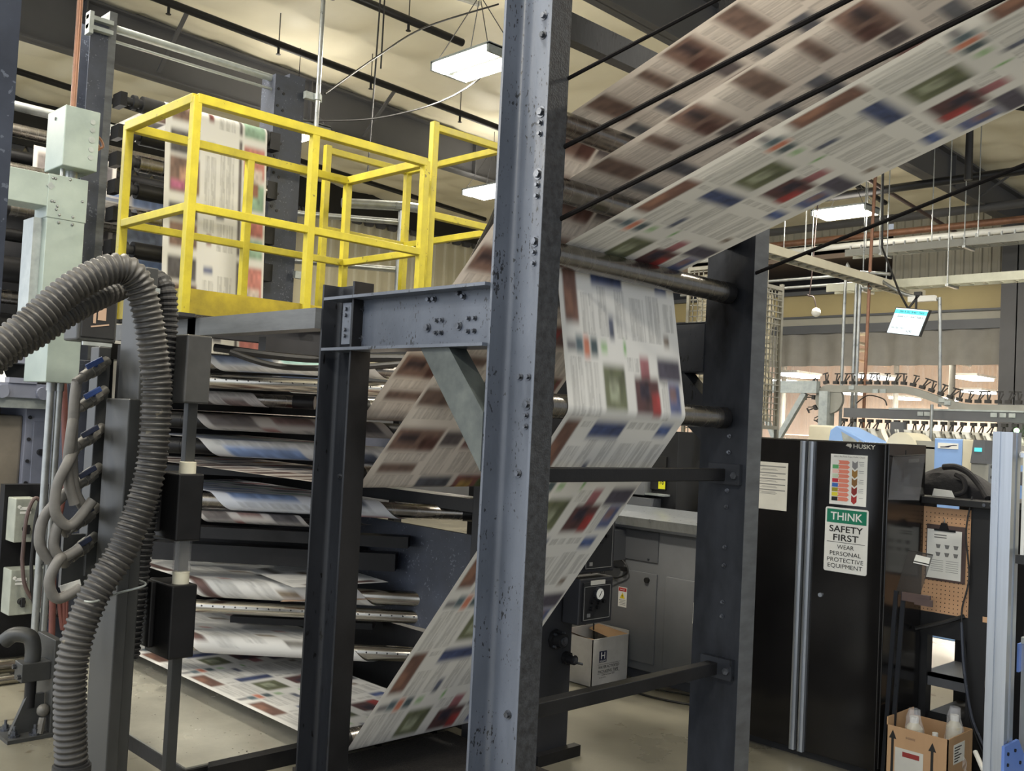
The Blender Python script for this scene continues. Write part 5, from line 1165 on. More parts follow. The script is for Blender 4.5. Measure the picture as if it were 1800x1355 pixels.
g = G(); g.tube(spline([(4.88, 1.61, 1.31), (4.89, 1.61, 1.1), (4.88, 1.61, .98), (4.93, 1.61, .95), (4.97, 1.61, 1.05)]), .005, 6); P('hanging_wire', g, 'hose_grey', t, smooth=True)
t = T('steel_cart', (5.5, 1.7, 0), 'steel cart with blue corner plates right of the extrusion post', 'cart')
g = G(); g.box(5.16, 6.0, 1.3, 1.72, .895, .925); P('upper_tray', g, 'galv', t)
g = G(); g.prism([(5.14, .895), (5.4, .895), (5.4, .82), (5.28, .80), (5.22, .76), (5.14, .76)], 'Y', 1.72, 1.73); P('corner_plate', g, 'gusset_blue', t, 'blue corner plate')
g = G(); g.box(5.16, 6.0, 1.3, 1.72, .27, .30); P('lower_tray', g, 'galv', t)
for x in (5.19, 5.96):
    for y in (1.32, 1.70):
        g = G(); g.box(x - .02, x + .02, y - .02, y + .02, 0, .9); P('leg', g, 'alu', t)
t = T('grey_bin', (5.4, 1.52, .30), 'grey plastic bin on the lower cart tray', 'bin')
g = G(); g.prism([(5.20, .30), (5.62, .30), (5.66, .56), (5.64, .56), (5.60, .31), (5.22, .31), (5.18, .56), (5.16, .56)], 'Y', 1.36, 1.66); P('bin_shell', g, 'bin_grey', t)
g = G(); g.prism([(5.20, .30), (5.62, .30), (5.66, .56), (5.16, .56)], 'Y', 1.66, 1.665); P('bin_front', g, 'bin_grey', t)
g = G(); g.tube(spline([(5.24, 1.5, .50), (5.3, 1.58, .62), (5.4, 1.6, .60), (5.5, 1.55, .63), (5.58, 1.5, .54)]), .012, 8); P('coiled_cable', g, 'hose_grey', t, smooth=True)
t = T('folded_carton', (6.6, 1.75, 0), 'flat brown carton standing behind the cart', 'carton')
g = G(); g.prism([(6.3, 0), (6.75, 0), (6.85, .75), (6.5, .70)], 'Y', 1.95, 1.99); P('carton_sheet', g, 'cardboard', t)

# ------------------------------------------------------------------ grey console, carton, dark cabinet
t = T('control_console', (6.1, 4.6, 0), 'long grey control console with brushed metal ledge behind the right column', 'console')
g = G(); g.box(5.85, 6.5, 3.2, 5.3, .08, 1.1); P('console_body', g, 'console_grey', t, bevel=.006)
g = G(); g.box(5.90, 6.5, 3.22, 5.28, 0, .08); P('plinth', g, 'console_dark', t)
g = G(); g.prism([(5.76, 1.125), (5.74, 1.19), (5.9, 1.215), (6.45, 1.215), (6.45, 1.10), (5.80, 1.10)], 'Y', 3.2, 5.3); P('ledge', g, 'alu', t, 'brushed metal ledge')
for y0, y1 in ((4.42, 5.22), (3.42, 4.34)):
    g = G(); g.box(5.836, 5.85, y0, y1, .14, .79); dd = P('door', g, 'console_grey', t, bevel=.004)
    g = G(); g.cyl((5.836, y0 + .08 if y0 > 4 else y1 - .33, .74), (5.815, y0 + .08 if y0 > 4 else y1 - .33, .74), .02, 12); P('door_lock', g, 'cable_black', dd)
g = G(); g.box(5.838, 5.85, 4.42, 4.82, .87, 1.09); hb = P('hatch', g, 'console_dark', t, bevel=.003)
for y, z in ((4.5, .89), (4.74, .89)):
    g = G(); g.cyl((5.838, y, z), (5.83, y, z), .008, 8); P('bolt', g, 'bolt_steel', hb)
g = G(); g.box(5.70, 5.85, 4.72, 5.02, .86, 1.08); P('side_box', g, 'console_dark', t, 'dark grey box on the console front')
g = G(); g.box(5.62, 5.85, 5.02, 5.2, .86, 1.07); P('terminal_box', g, 'console_grey', t)
for y, z, lab in ((4.725, .58, 'high-voltage warning label under the looped cable on the console door'), (4.05, .57, 'high-voltage warning label half hidden by the right column')):
    t = T('warning_label', (5.835, y, z - .07), lab, 'label', 'warning labels on the console')
    g = G(); g.box(5.833, 5.8355, y - .04, y + .04, z - .07, z + .075); P('label_plate', g, 'paper_white', t)
    g = G(); g.box(5.832, 5.833, y - .036, y + .036, z + .045, z + .07); P('red_band', g, 'ink_red', t)
    g = G(); g.prism([(y - .024, z - .008), (y + .024, z - .008), (y, z + .036)], 'X', 5.832, 5.833); P('yellow_triangle', g, 'ink_yellow', t)
    g = G(); g.prism([(y + .004, z + .024), (y - .006, z + .01), (y + .0, z + .01), (y - .005, z - .004), (y + .006, z + .014), (y, z + .014)], 'X', 5.831, 5.832); P('flash_symbol', g, 'ink_black', t)
    g = G()
    for k in range(4): g.box(5.832, 5.833, y - .032, y + .03 - .008 * (k % 2), z - .022 - .011 * k, z - .019 - .011 * k)
    P('fine_print', g, 'ink_grey', t)
    text_mesh([('DANGER', (5.8318, y, z + .057), .011, .045)], '-X', t, 'ink_white')
g = G(); g.tube(spline([(5.74, 5.0, 1.2), (5.70, 4.93, 1.05), (5.68, 4.9, .8), (5.70, 4.95, .5), (5.66, 4.92, .25), (5.70, 4.85, .1)]), .006, 7)
g.tube(spline([(5.75, 4.97, 1.2), (5.70, 4.88, 1.05), (5.69, 4.88, .8), (5.79, 4.78, .72), (5.80, 4.66, .78), (5.80, 4.72, .86), (5.80, 4.82, .84), (5.74, 4.86, .7), (5.68, 4.86, .45), (5.68, 4.84, .2), (5.72, 4.8, .02)]), .006, 7)
P('console_cable', g, 'cable_black', None, 'thin black cable looped on the front of the grey console', cat='cable', smooth=True)
g = G(); g.box(5.79, 5.83, 4.68, 4.72, .78, .81); 
P('cable_plug', g, 'cable_black', None, 'small black plug hanging in the cable loop on the console', cat='plug')
g = G(); g.tube(spline([(5.6, 4.55, .01), (5.55, 4.3, .01), (5.6, 4.0, .01), (5.75, 3.7, .01), (5.8, 3.3, .01)]), .007, 6); g.tube(spline([(5.7, 4.6, .012), (5.72, 4.35, .012), (5.8, 4.1, .012), (5.82, 3.7, .012)]), .006, 6)
P('floor_cable', g, 'cable_black', None, 'dark cable lying on the floor along the console foot', cat='cable', smooth=True)
# white carton
t = T('tape_carton', (5.5, 4.75, 0), 'worn white carton with blue H logo beside the black knobs', 'carton')
x0, x1, y0, y1 = 5.40, 5.80, 4.62, 4.92
g = G(); g.box(x0, x0 + .006, y0, y1, 0, .335); g.box(x1 - .006, x1, y0, y1, 0, .36); g.box(x0, x1, y0, y0 + .006, 0, .335); g.box(x0, x1, y1 - .006, y1, 0, .36); g.box(x0, x1, y0, y1, 0, .005); P('carton_walls', g, 'carton_white', t)
g = G(); g.add([(x0, y0, .335), (x0, y1, .36), (x0 + .14, y1 - .02, .30), (x0 + .12, y0 + .05, .31)], [(0, 1, 2, 3)]); g.add([(x1, y0, .335), (x1, y1, .36), (x1 - .14, y1 - .03, .34), (x1 - .12, y0 + .06, .30)], [(0, 1, 2, 3)]); g.open = True; P('torn_flaps', g, 'cardboard', t)
g = G(); g.box(5.475, 5.555, y0 - .001, y0, .165, .245); P('logo_block', g, 'ink_navy', t, 'navy logo square')
text_mesh([('H', (5.515, y0 - .001, .213), .048, .045), ('HOLLAND', (5.515, y0 - .001, .175), .012, .065)], '-Y', t, 'ink_white', 'logo_lettering', bold=True)
text_mesh([('WATER ACTIVATED', (5.585, y0, .130), .02, .23), ('PACKAGING TAPE', (5.58, y0, .100), .02, .22), ('reinforced paper tape', (5.58, y0, .074), .009, .14), ('72 mm x 137 m', (5.52, y0, .057), .009, .07)], '-Y', t, 'ink_black', bold=True)
g = G(); g.box(5.465, 5.71, y0 - .001, y0, .149, .1505); g.box(5.465, 5.71, y0 - .001, y0, .084, .0855); P('printed_lines', g, 'ink_black', t)
# dark cabinet behind the console
t = T('dark_cabinet', (6.7, 5.3, 0), 'dark cabinet with yellow tag behind the console', 'cabinet')
g = G(); g.box(6.55, 7.0, 4.80, 5.7, 0, 1.83); P('cabinet_body', g, 'black_paint', t, bevel=.004)
g = G(); g.box(6.53, 6.55, 4.9, 5.1, 1.35, 1.62); P('recess_panel', g, 'ink_black', t)
g = G(); g.box(6.525, 6.53, 4.9, 4.965, 1.36, 1.50); P('yellow_tag', g, 'lime_tag', t, 'yellow tag')
text_mesh([('78', (6.5245, 4.932, 1.42), .05, .04)], '-X', t, 'ink_black', 'tag_number', bold=True)
g = G(); g.box(6.45, 6.55, 5.05, 5.5, 1.30, 1.50); P('side_box', g, 'console_grey', t, 'light grey box')
g = G(); g.box(6.42, 6.55, 4.95, 5.3, 1.12, 1.28); P('lower_box', g, 'console_dark', t)
g = G(); g.box(6.46, 6.55, 4.86, 5.05, 1.305, 1.32); P('small_shelf', g, 'galv', t)
# blue frame cart and cream drawers
t = T('blue_frame_cart', (7.5, 5.1, 0), 'blue steel frame cart with cardboard inside, seen past the right column', 'cart')
for y in (5.36, 4.92):
    g = G(); g.box(7.2, 7.26, y - .05, y + .05, 0, 1.69); P('upright', g, 'frame_blue', t)
g = G(); g.box(7.2, 7.26, 4.87, 5.41, 1.60, 1.69); P('top_bar', g, 'frame_blue', t)
g = G(); g.box(7.2, 7.75, 4.9, 5.4, .2, .25); P('cart_deck', g, 'frame_blue', t)
g = G(); g.box(7.4, 7.7, 4.98, 5.3, .26, 1.58); P('carton_stack', g, 'cardboard', t, 'brown cardboard inside the cart')
g = G(); g.add([(7.35, 5.32, 1.42), (7.33, 5.1, 1.30), (7.33, 5.1, 1.26), (7.35, 5.32, 1.26)], [(0, 1, 2, 3)]); g.open = True; P('loose_paper', g, 'paper_white', t)
t = T('drawer_unit', (7.0, 4.9, 0), 'cream drawer unit under the blue frame cart, right of the dark cabinet', 'drawers')
g = G(); g.box(6.98, 7.15, 4.55, 5.4, 0, 1.22); P('cabinet_body', g, 'machine_cream', t)
g = G(); g.box(6.97, 6.98, 4.75, 5.2, .72, 1.06); P('open_bay', g, 'ink_grey', t)
g = G(); g.box(6.9, 7.15, 4.55, 5.4, 1.22, 1.25); P('top_shelf', g, 'machine_cream', t)
for z in (1.27, 1.365):
    g = G(); g.box(6.92, 7.12, 4.66, 4.93, z, z + .085); dr = P('drawer', g, 'white_paint', t, bevel=.003)
    g = G(); g.box(6.915, 6.92, 4.69, 4.82, z + .008, z + .022); P('drawer_handle', g, 'ink_black', dr)
g = G(); g.box(6.93, 7.0, 5.0, 5.2, 1.25, 1.36); P('grey_tray', g, 'ink_grey', t)
g = G(); g.box(6.92, 6.98, 5.03, 5.13, 1.25, 1.275); P('yellow_pad', g, 'ink_yellow', t)

# wire cages
def cage(x0, x1, y0, y1, z0, z1, label, step=.05, plastic=True):
    t = T('wire_cage', ((x0 + x1) / 2, (y0 + y1) / 2, z0), label, 'cage', 'wire mesh cages')
    g = G(); r = .004
    wv = lambda a, b: .012 * math.sin(a * 9 + b * 5)
    for z in np.arange(z0, z1 + .001, step):
        for p, q in (((x0, y0), (x0, y1)), ((x0, y0), (x1, y0))): g.bar((p[0], p[1] + wv(z, 1), z), (q[0], q[1] + wv(z, 2), z), r * 2, r * 2)
    for y in np.arange(y0, y1 + .001, step): g.bar((x0, y, z0), (x0, y, z1), r * 2, r * 2)
    for x in np.arange(x0, x1 + .001, step): g.bar((x, y0, z0), (x, y0, z1), r * 2, r * 2)
    P('wire_grid', g, 'wire_mesh', t)
    g = G()
    for x in (x0, x1):
        for y in (y0, y1): g.box(x - .014, x + .014, y - .014, y + .014, 0 if label.endswith('column') else z0 - .02, z1 + .04)
    g.bar((x0, y0, z1), (x0, y1, z1), .03, .03); g.bar((x0, y0, z1), (x1, y0, z1), .03, .03); g.bar((x0, y0, z0), (x0, y1, z0), .03, .03); g.bar((x0, y0, z0), (x1, y0, z0), .03, .03)
    P('corner_frame', g, 'wire_mesh', t)
    if plastic:
        g = G(); rows = []
        for i in range(40):
            a = 2 * math.pi * i / 39; row = []
            for j in range(30):
                z = z0 + .05 + (z1 - z0 - .1) * j / 29; k = .42 + .03 * math.sin(5 * a + 11 * z) + .03 * math.sin(9 * a - 7 * z) + .02 * math.sin(23 * z)
                row.append(((x0 + x1) / 2 + (x1 - x0) * k * np.sign(math.cos(a)) * abs(math.cos(a)) ** .5, (y0 + y1) / 2 + (y1 - y0) * k * np.sign(math.sin(a)) * abs(math.sin(a)) ** .5, z))
            rows.append(row)
        g.grid(rows); g.open = True; P('plastic_wrap', g, 'crumple_plastic', t, 'crumpled yellowish plastic', smooth=True)
    return t
cage(6.85, 7.3, 4.37, 4.72, 1.9, 3.05, 'wire mesh cage full of crumpled plastic sticking out right of the oily column')
cage(7.36, 7.75, 4.8, 5.35, 1.72, 3.3, 'wire mesh cage glimpsed left of the oily column, above the blue cart')

# ------------------------------------------------------------------ gripper conveyor in front of the curtain
cv = T('gripper_conveyor', (12.0, 5.2, 0), 'overhead gripper conveyor with rows of black clamps beyond the tool cabinet', 'conveyor')
def upper_z(y):
    f = min(max((5.50 - y) / .9, 0), 1); return 2.49 - .21 * f * f * (3 - 2 * f)
ysu = np.linspace(6.45, 2.6, 60)
g = G(); rows_t = [(y, upper_z(y)) for y in ysu]
poly = [(y, z + .04) for y, z in rows_t] + [(y, z - .05) for y, z in rows_t[::-1]]
n = len(ysu); g.add([(x, y, z) for x in (11.96, 12.04) for y, z in poly], [(i, i + 1, 2 * n - 2 - i, 2 * n - 1 - i) for i in range(n - 1)] + [(2 * n + 2 * n - 1 - i, 2 * n + 2 * n - 2 - i, 2 * n + i + 1, 2 * n + i) for i in range(n - 1)] + [(i, 2 * n + i, 2 * n + i + 1, i + 1) for i in range(2 * n - 1)] + [(2 * n - 1, 4 * n - 1, 2 * n, 0)])
P('upper_track', g, 'machine_grey', cv)
g = G(); g.box(11.96, 12.04, 2.6, 6.2, 2.12, 2.24); P('lower_track', g, 'console_dark', cv)
g = G(); g.box(11.95, 12.05, 2.6, 5.6, 2.235, 2.255); P('guide_rail', g, 'galv', cv)
g = G(); g.prism([(6.42 + .19 * math.cos(a), 2.35 + .19 * math.sin(a)) for a in (2 * math.pi * i / 28 for i in range(28))], 'X', 11.97, 12.03); P('end_wheel', g, 'machine_grey', cv)
g = G(); g.box(11.9, 12.1, 6.40, 6.52, 0, 2.45); P('support_post', g, 'galv', cv)
g = G(); g.box(11.9, 12.0, 6.56, 8.5, 2.42, 2.58); P('side_beam', g, 'galv', cv)
g = G(); g.bar((11.95, 6.75, 2.42), (11.95, 7.15, 1.75), .07, .07); g.bar((11.95, 7.5, 2.42), (11.95, 7.15, 1.75), .06, .06); g.box(11.9, 12.0, 7.1, 7.2, 0, 1.8); P('side_brace', g, 'galv', cv)
for y, z in ((5.68, 2.46), (5.78, 2.46), (4.95, 2.36), (4.88, 2.33), (5.2, 2.19), (5.12, 2.19), (4.35, 2.2), (4.25, 2.2), (4.15, 2.2), (6.1, 2.5)):
    g = G(); g.box(11.945, 11.96, y - .035, y + .035, z - .025, z + .025); P('sensor_plate', g, 'galv', cv)
def grip(p, d, k):
    """p on track, d unit outward direction in (y,z)"""
    g = G(); q = lambda a, b: V(12.0, p[0] + d[0] * a - d[1] * b, p[1] + d[1] * a + d[0] * b)
    tw = .03 * math.sin(k * 2.1)
    g.obox(q(.035, 0), (.03, 0, 0), q(.035, .03) - q(.035, 0), q(.055, 0) - q(.035, 0))
    g.bar(q(.04, 0), q(.15, .015 + tw), .014, .014, (1, 0, 0)); g.bar(q(.04, .01), q(.13, .055 + tw), .012, .012, (1, 0, 0)); g.bar(q(.15, -.02 + tw), q(.15, .05 + tw), .016, .02, (1, 0, 0))
    P('gripper', g, 'gripper_black', cv)
for k, y in enumerate(np.arange(6.34, 3.9, -.112)):
    z = upper_z(y); s = (upper_z(y - .02) - upper_z(y + .02)) / -.04; L = math.hypot(1, s); grip((y, z + .04), (-s / L, 1 / L), k)
for k, a in enumerate((105, 140, 175, 210, 245)): 
    aa = math.radians(a) ; grip((6.42 - .19 * math.cos(math.pi - aa) * -1 * -1, 2.35 + .19 * math.sin(aa)) if False else (6.42 + .19 * math.cos(math.pi - aa), 2.35 + .19 * math.sin(aa)), (math.cos(math.pi - aa), math.sin(aa)), k)
for k, y in enumerate(np.arange(6.2, 3.6, -.115)): grip((y, 2.12), (0, -1), k + 3)
for k, y in enumerate(np.arange(5.85, 3.75, -.115)):
    if k in (2,): continue
    g = G(); rows = []
    for i in range(7):
        f = i / 6; rows.append([(11.85 + .3 * j, y + .05 - .10 * f ** 1.5 + dy, 1.99 - .19 * f) for j in (0, 1) for dy in ((0,) if 1 else ())])
    g.grid(rows); rows2 = [[(a, b + .03, c) for a, b, c in r_] for r_ in rows]; g.grid(rows2); g.open = True
    P('carried_newspaper', g, 'paper_white' if k % 3 else 'paper_grey', None, ['folded newspaper hanging from the conveyor grippers'][0], cat='newspaper', group='newspapers carried by the conveyor', smooth=True)
g = G(); g.box(11.9, 12.0, 5.38, 5.55, 1.86, 2.08); P('conveyor_motor_box', g, 'console_dark', cv)
g = G(); g.cyl((11.8, 5.0, 1.2), (11.8, 5.0, 2.3), .02, 8); P('mast', g, 'conduit', cv)
g = G(); g.tube(spline([(11.9, 6.0, 2.3), (11.9, 5.85, 2.4), (11.9, 5.65, 2.36), (11.9, 5.6, 2.28)]), .008, 6); P('sensor_cable', g, 'cable_black', cv)
# machines below the conveyor
t = T('inserter_hopper', (10.3, 5.0, 0), 'slanted pale blue machine hopper between the conveyor and cabinet top', 'machine')
g = G(); g.prism([(5.38, 1.6), (5.33, 1.93), (5.26, 1.98), (4.72, 1.74), (4.6, 1.5)], 'X', 10.0, 10.5); hbod = P('hopper_body', g, 'machine_blue', t, bevel=.01)
g = G(); g.add([(9.995, 5.20, 1.92), (9.995, 5.04, 1.84), (9.995, 4.9, 1.70), (9.995, 5.15, 1.72)], [(0, 1, 2, 3)]); g.add([(9.996, 5.0, 1.84), (9.996, 4.9, 1.79), (9.996, 4.9, 1.74), (9.996, 5.0, 1.78)], [(0, 1, 2, 3)]); g.open = True; P('front_plate', g, 'galv', hbod)
g = G(); g.box(10.1, 10.5, 4.6, 5.3, 0, 1.6); P('hopper_base', g, 'machine_grey', t)
t = T('cream_cover', (10.5, 5.6, 0), 'cream machine cover left of the slanted blue hopper', 'machine')
g = G(); g.prism([(5.75, 0), (5.70, 1.98), (5.42, 1.98), (5.25, 1.75), (5.25, 0)], 'X', 10.2, 10.9); P('cover', g, 'machine_cream', t, bevel=.02)
t = T('grey_machine_frame', (10.6, 4.2, 0), 'pale grey machine frame with rounded black motor under the conveyor', 'machine')
g = G(); g.box(10.3, 10.8, 3.2, 4.75, 1.78, 1.86); g.box(10.3, 10.8, 4.1, 4.5, 1.4, 1.8); g.box(10.3, 10.8, 3.2, 3.5, .5, 1.8); g.box(10.35, 10.75, 3.2, 4.75, .4, 1.4); P('frame_body', g, 'machine_grey', t)
g = G(); g.cyl((10.28, 3.92, 1.6), (10.6, 3.92, 1.6), .19, 24); P('motor', g, 'oily_black', t, smooth=True)
g = G(); g.cyl((10.25, 4.66, 1.78), (10.7, 4.66, 1.78), .16, 24); P('drum', g, 'machine_cream', t, smooth=True)
t = T('labeller_head', (8.1, 3.25, 0), 'pale blue machine head with white nameplate above the tool bag', 'machine')
g = G(); g.box(8.0, 8.3, 3.14, 3.36, .3, 1.88); P('blue_housing', g, 'machine_blue', t, bevel=.008)
g = G(); g.box(7.994, 8.0, 3.17, 3.33, 1.80, 1.845); npt = P('nameplate', g, 'white_paint', t)
g = G(); g.add([(7.993, 3.31, 1.815), (7.993, 3.25, 1.818), (7.993, 3.21, 1.833), (7.993, 3.18, 1.833), (7.993, 3.18, 1.828), (7.993, 3.215, 1.826), (7.993, 3.245, 1.81), (7.993, 3.31, 1.808)], [(0, 1, 2, 7), (2, 3, 4, 5), (2, 5, 6, 7)]); g.open = True; P('stroke_emblem', g, 'ink_navy', npt)
g = G(); g.box(8.0, 8.3, 3.05, 3.14, .3, 1.88); P('cream_flank', g, 'machine_cream', t, bevel=.006)
g = G(); g.box(7.95, 8.2, 2.92, 3.05, .3, 1.70); P('grey_column', g, 'machine_grey', t)
g = G(); g.prism([(3.05, 1.70), (2.93, 1.70), (2.95, 1.88), (3.03, 1.88)], 'X', 7.93, 8.2); P('operator_panel', g, 'console_dark', t)
g = G(); g.box(7.925, 7.93, 2.965, 3.02, 1.79, 1.82); P('readout', g, 'screen_cyan', t)
g = G(); g.box(8.2, 8.25, 2.62, 2.95, .3, 1.70); P('side_plate', g, 'machine_blue', t, 'flat pale blue side plate')
for z in (1.68, 1.60):
    g = G(); g.cyl((7.95, 2.90, z), (7.95, 2.80, z), .012, 8); g.sphere((7.95, 2.80, z), .022, 8, 6, 1.6); P('lever', g, 'oily_black', t)
g = G(); g.prism([(2.86, 1.74), (2.66, 1.74), (2.62, 1.70), (2.62, 1.58), (2.90, 1.64)], 'X', 8.6, 9.0)
t = T('cream_hopper', (8.8, 2.75, 0), 'cream hopper left of the extrusion post top', 'machine'); P('hopper_cover', g, 'machine_cream', t, bevel=.01)
g = G(); g.box(8.62, 8.95, 2.66, 2.84, 0, 1.6); P('hopper_leg', g, 'machine_grey', t)
g = G(); g.sphere((11.9, 4.08, 2.03), .03, 10, 7)
P('signal_lamp', g, 'green_led', None, 'small glowing green lamp above the aluminium post', cat='lamp', smooth=True)
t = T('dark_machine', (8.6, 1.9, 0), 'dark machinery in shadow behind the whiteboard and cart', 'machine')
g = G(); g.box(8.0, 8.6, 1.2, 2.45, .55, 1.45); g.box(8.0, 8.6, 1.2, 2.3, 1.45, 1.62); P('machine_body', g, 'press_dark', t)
g = G(); g.box(7.7, 8.5, 1.3, 2.5, 1.02, 1.10); P('tray', g, 'machine_cream', t)
for y in (1.4, 2.3):
    g = G(); g.box(8.1, 8.2, y, y + .08, 0, .55); P('leg', g, 'machine_grey', t)

# ------------------------------------------------------------------ hanging screen
ctr = V(11.0, 4.97, 3.2); ax = V(0, -.185, -.025); ay = V(0, -.052, .14)
t = T('hanging_screen', ctr, 'tilted flat screen with cyan title bar hanging before the grey curtain', 'screen')
nx_ = V(-1, 0, 0)
g = G(); g.obox(ctr + V(.03, 0, 0), ax * 1.05, ay * 1.06, (.025, 0, 0)); P('screen_case', g, 'black_paint', t)
pq = lambda u, v, o=0: ctr + V(-.0 - .002 - o, 0, 0) + ax * u + ay * v
def pan(u0, u1, v0, v1, m, nm, o=.0):
    g = G(); g.add([pq(u0, v0, o), pq(u1, v0, o), pq(u1, v1, o), pq(u0, v1, o)], [(0, 1, 2, 3)]); g.open = True; return P(nm, g, m, t)
pan(-1, 1, -1, 1, 'screen_glow', 'display'); pan(-1, 1, .58, .9, 'screen_cyan', 'title_bar', .001)
def slanted(s, u, v, h, wd, m):
    cu = bpy.data.curves.new('t', 'FONT'); cu.body = s; cu.size = 1; cu.align_x = 'CENTER'; cu.align_y = 'CENTER'; ob = bpy.data.objects.new('t', cu); col.objects.link(ob)
    me = bpy.data.meshes.new_from_object(ob.evaluated_get(bpy.context.evaluated_depsgraph_get())); vs = [x.co.copy() for x in me.vertices]; fs = [tuple(p.vertices) for p in me.polygons]
    bpy.data.objects.remove(ob); xs = [x.x for x in vs]; k = wd / (max(xs) - min(xs))
    g = G(); g.add([pq(u + x.x * k, v + x.y * h / .7, .003) for x in vs], fs); g.open = True; P('lettering', g, m, t)
slanted('2 - 2006 A-202 18-467  70606', -.05, .74, .17, 1.75, 'ink_navy'); slanted('Zone 1/1', -.42, .38, .17, .6, 'ink_black'); slanted('18-467  70,606 A-2', .5, .38, .14, .85, 'ink_black')
slanted('2006 37081 / 70610', -.45, -.55, .13, .85, 'ink_grey'); slanted('4,292', .3, -.75, .16, .34, 'ink_black')
g = G(); g.tube([(11.03, 4.97, 3.33), (11.05, 5.1, 3.55), (11.1, 5.35, 4.1), (11.1, 5.4, 6.42)], .012, 6); P('hanger_arm', g, 'oily_black', t)
g = G(); g.bar((11.05, 4.9, 3.34), (11.05, 4.9, 3.52), .02, .02); g.bar((11.05, 5.0, 3.34), (11.05, 4.86, 3.52), .02, .02); g.box(11.03, 11.07, 4.84, 4.92, 3.5, 3.54); P('wall_arm', g, 'oily_black', t)

# ------------------------------------------------------------------ cable trays, pipes, conduits along the end wall
def tray(y0, y1, x, z, zr, label, m='cream_tray', ladder=True):
    t = T('cable_tray', (x, (y0 + y1) / 2, z), label, 'cable tray')
    for s in (-.12, .12):
        g = G(); g.box(x + s - .012, x + s + .012, y0, y1, z, z + zr); P('side_rail', g, m, t)
    if ladder:
        for y in np.arange(y0 + .05, y1, .18):
            g = G(); g.box(x - .12, x + .12, y - .012, y + .012, z + .01, z + .03); P('rung', g, m, t)
    for y in np.arange(y0 + .5, y1, 1.15):
        g = G(); g.cyl((x - .15, y, z), (x - .15, y, ceil_z(x) - .05), .008, 6); g.box(x - .17, x + .17, y - .02, y + .02, z - .03, z); P('hanger_rod', g, 'conduit', t)
    return t
tray(2.5, 7.0, 13.0, 3.90, .11, 'cream cable tray across the right, just above the hanging screen')
tray(2.5, 7.0, 13.5, 4.48, .10, 'upper cable ladder with vertical pegs, higher than the cream tray', 'machine_grey')
for y in np.arange(2.6, 7, .16):
    g = G(); g.box(13.37, 13.39, y - .01, y + .01, 4.58, 4.63); P('ladder_peg', g, 'conduit', bpy.data.objects['cable_tray.001'])
t = T('cable_tray', (11.8, 6.1, 3.9), 'diagonal cable tray running away from the right column top', 'cable tray')
g = G()
for s in (-.1, .1): g.box(9.6, 13.8, 6.1 + s - .01, 6.1 + s + .01, 3.88, 3.98)
P('side_rail', g, 'machine_cream', t)
g = G()
for x in np.arange(9.7, 13.8, .2): g.box(x - .015, x + .015, 6.0, 6.2, 3.89, 3.91)
for k in range(4): g.tube([(9.6, 6.03 + .045 * k, 3.93), (13.8, 6.03 + .045 * k, 3.93)], .014, 6)
P('rungs_and_cables', g, 'machine_grey', t)
for x in (10.5, 12.6):
    g = G(); g.cyl((x, 6.0, 3.9), (x, 6.0, ceil_z(x) - .05), .008, 6); P('hanger_rod', g, 'conduit', t)
def pipe(pts, r, m, label, nm='ceiling_pipe', cat='pipe', group=None):
    g = G(); g.tube([V(p) for p in pts], r, 10); return P(nm, g, m, None, label, cat=cat, smooth=True, group=group)
pipe([(15.5, 2.5, 5.22), (15.5, 11.5, 5.22)], .055, 'copper', 'orange-brown pipe running across below the right-hand light')
pipe([(15.45, 2.5, 5.07), (15.45, 11.5, 5.07)], .05, 'white_paint', 'white pipe directly under the orange-brown pipe')
pipe([(16.2, 2.5, 5.62), (16.2, 11.5, 5.62)], .07, 'beam_paint', 'dark grey pipe behind the light fitting on the right')
pipe([(14.0, 2.0, 5.55), (14.0, 8.8, 5.55)], .06, 'oily_black', 'black girt bar crossing in front of the right roof girder')
pipe([(13.2, 6.75, 5.62), (17.5, 6.75, 5.3)], .03, 'cable_brown', 'thin rusty sloping pipe under the right roof girder')
pipe([(12.2, 7.2, 5.85), (15.0, 7.2, 5.6)], .04, 'oily_black', 'short black sprinkler pipe left of the right roof girder')
pipe([(12.4, 4.9, 5.1), (12.4, 4.9, 6.1), (13.4, 4.3, 6.1), (14.8, 3.6, 6.1)], .05, 'oily_black', 'black bent pipe frame at the upper right edge')
PX = [(12.5, [(6.52, 1.6), (6.52, 4.0), (6.44, 4.08), (6.2, 4.06), (5.9, 4.02)], 'conduit', 'leftmost bent conduit in front of the strip curtain'),
      (12.5, [(6.36, 1.6), (6.36, 3.85), (6.30, 3.92), (6.15, 3.9)], 'conduit', 'second conduit from the left before the curtain'),
      (12.5, [(6.31, 1.6), (6.31, 3.8), (6.27, 3.86), (6.15, 3.85)], 'conduit', 'third conduit from the left, close to the second'),
      (12.5, [(6.20, 1.6), (6.18, 4.0), (6.15, 5.4)], 'copper', 'copper-coloured riser right of the three bent conduits'),
      (12.5, [(5.20, 2.3), (5.24, 3.55), (5.30, 3.66), (5.7, 3.75), (6.1, 4.0)], 'conduit', 'conduit right of the screen bending toward the trays')]
for x, pts, m, lab in PX: pipe(spline([(x, a, b) for a, b in pts], 5), .022, m, lab, 'bent_conduit', 'conduit', 'conduits before the curtain')
g = G(); g.box(12.42, 12.5, 5.28, 5.62, 3.63, 3.70); P('strip_light', g, 'white_paint', None, 'small white fitting clipped to the conduit right of the screen', cat='fitting')
for i, y in enumerate((7.9, 7.6, 6.9, 6.4, 5.8, 5.3)):
    pipe([(13.2 + .3 * (i % 3), y, 4.5), (13.2 + .3 * (i % 3), y, 6.36)], .008, 'conduit', 'thin hanger rod dropping from the roof to the cable trays', 'hanger_rod', 'rod', 'hanger rods at the trays')
t = T('sensor_dome', (13.6, 7.6, 3.65), 'small white dome sensor hanging before the dark loft opening', 'sensor')
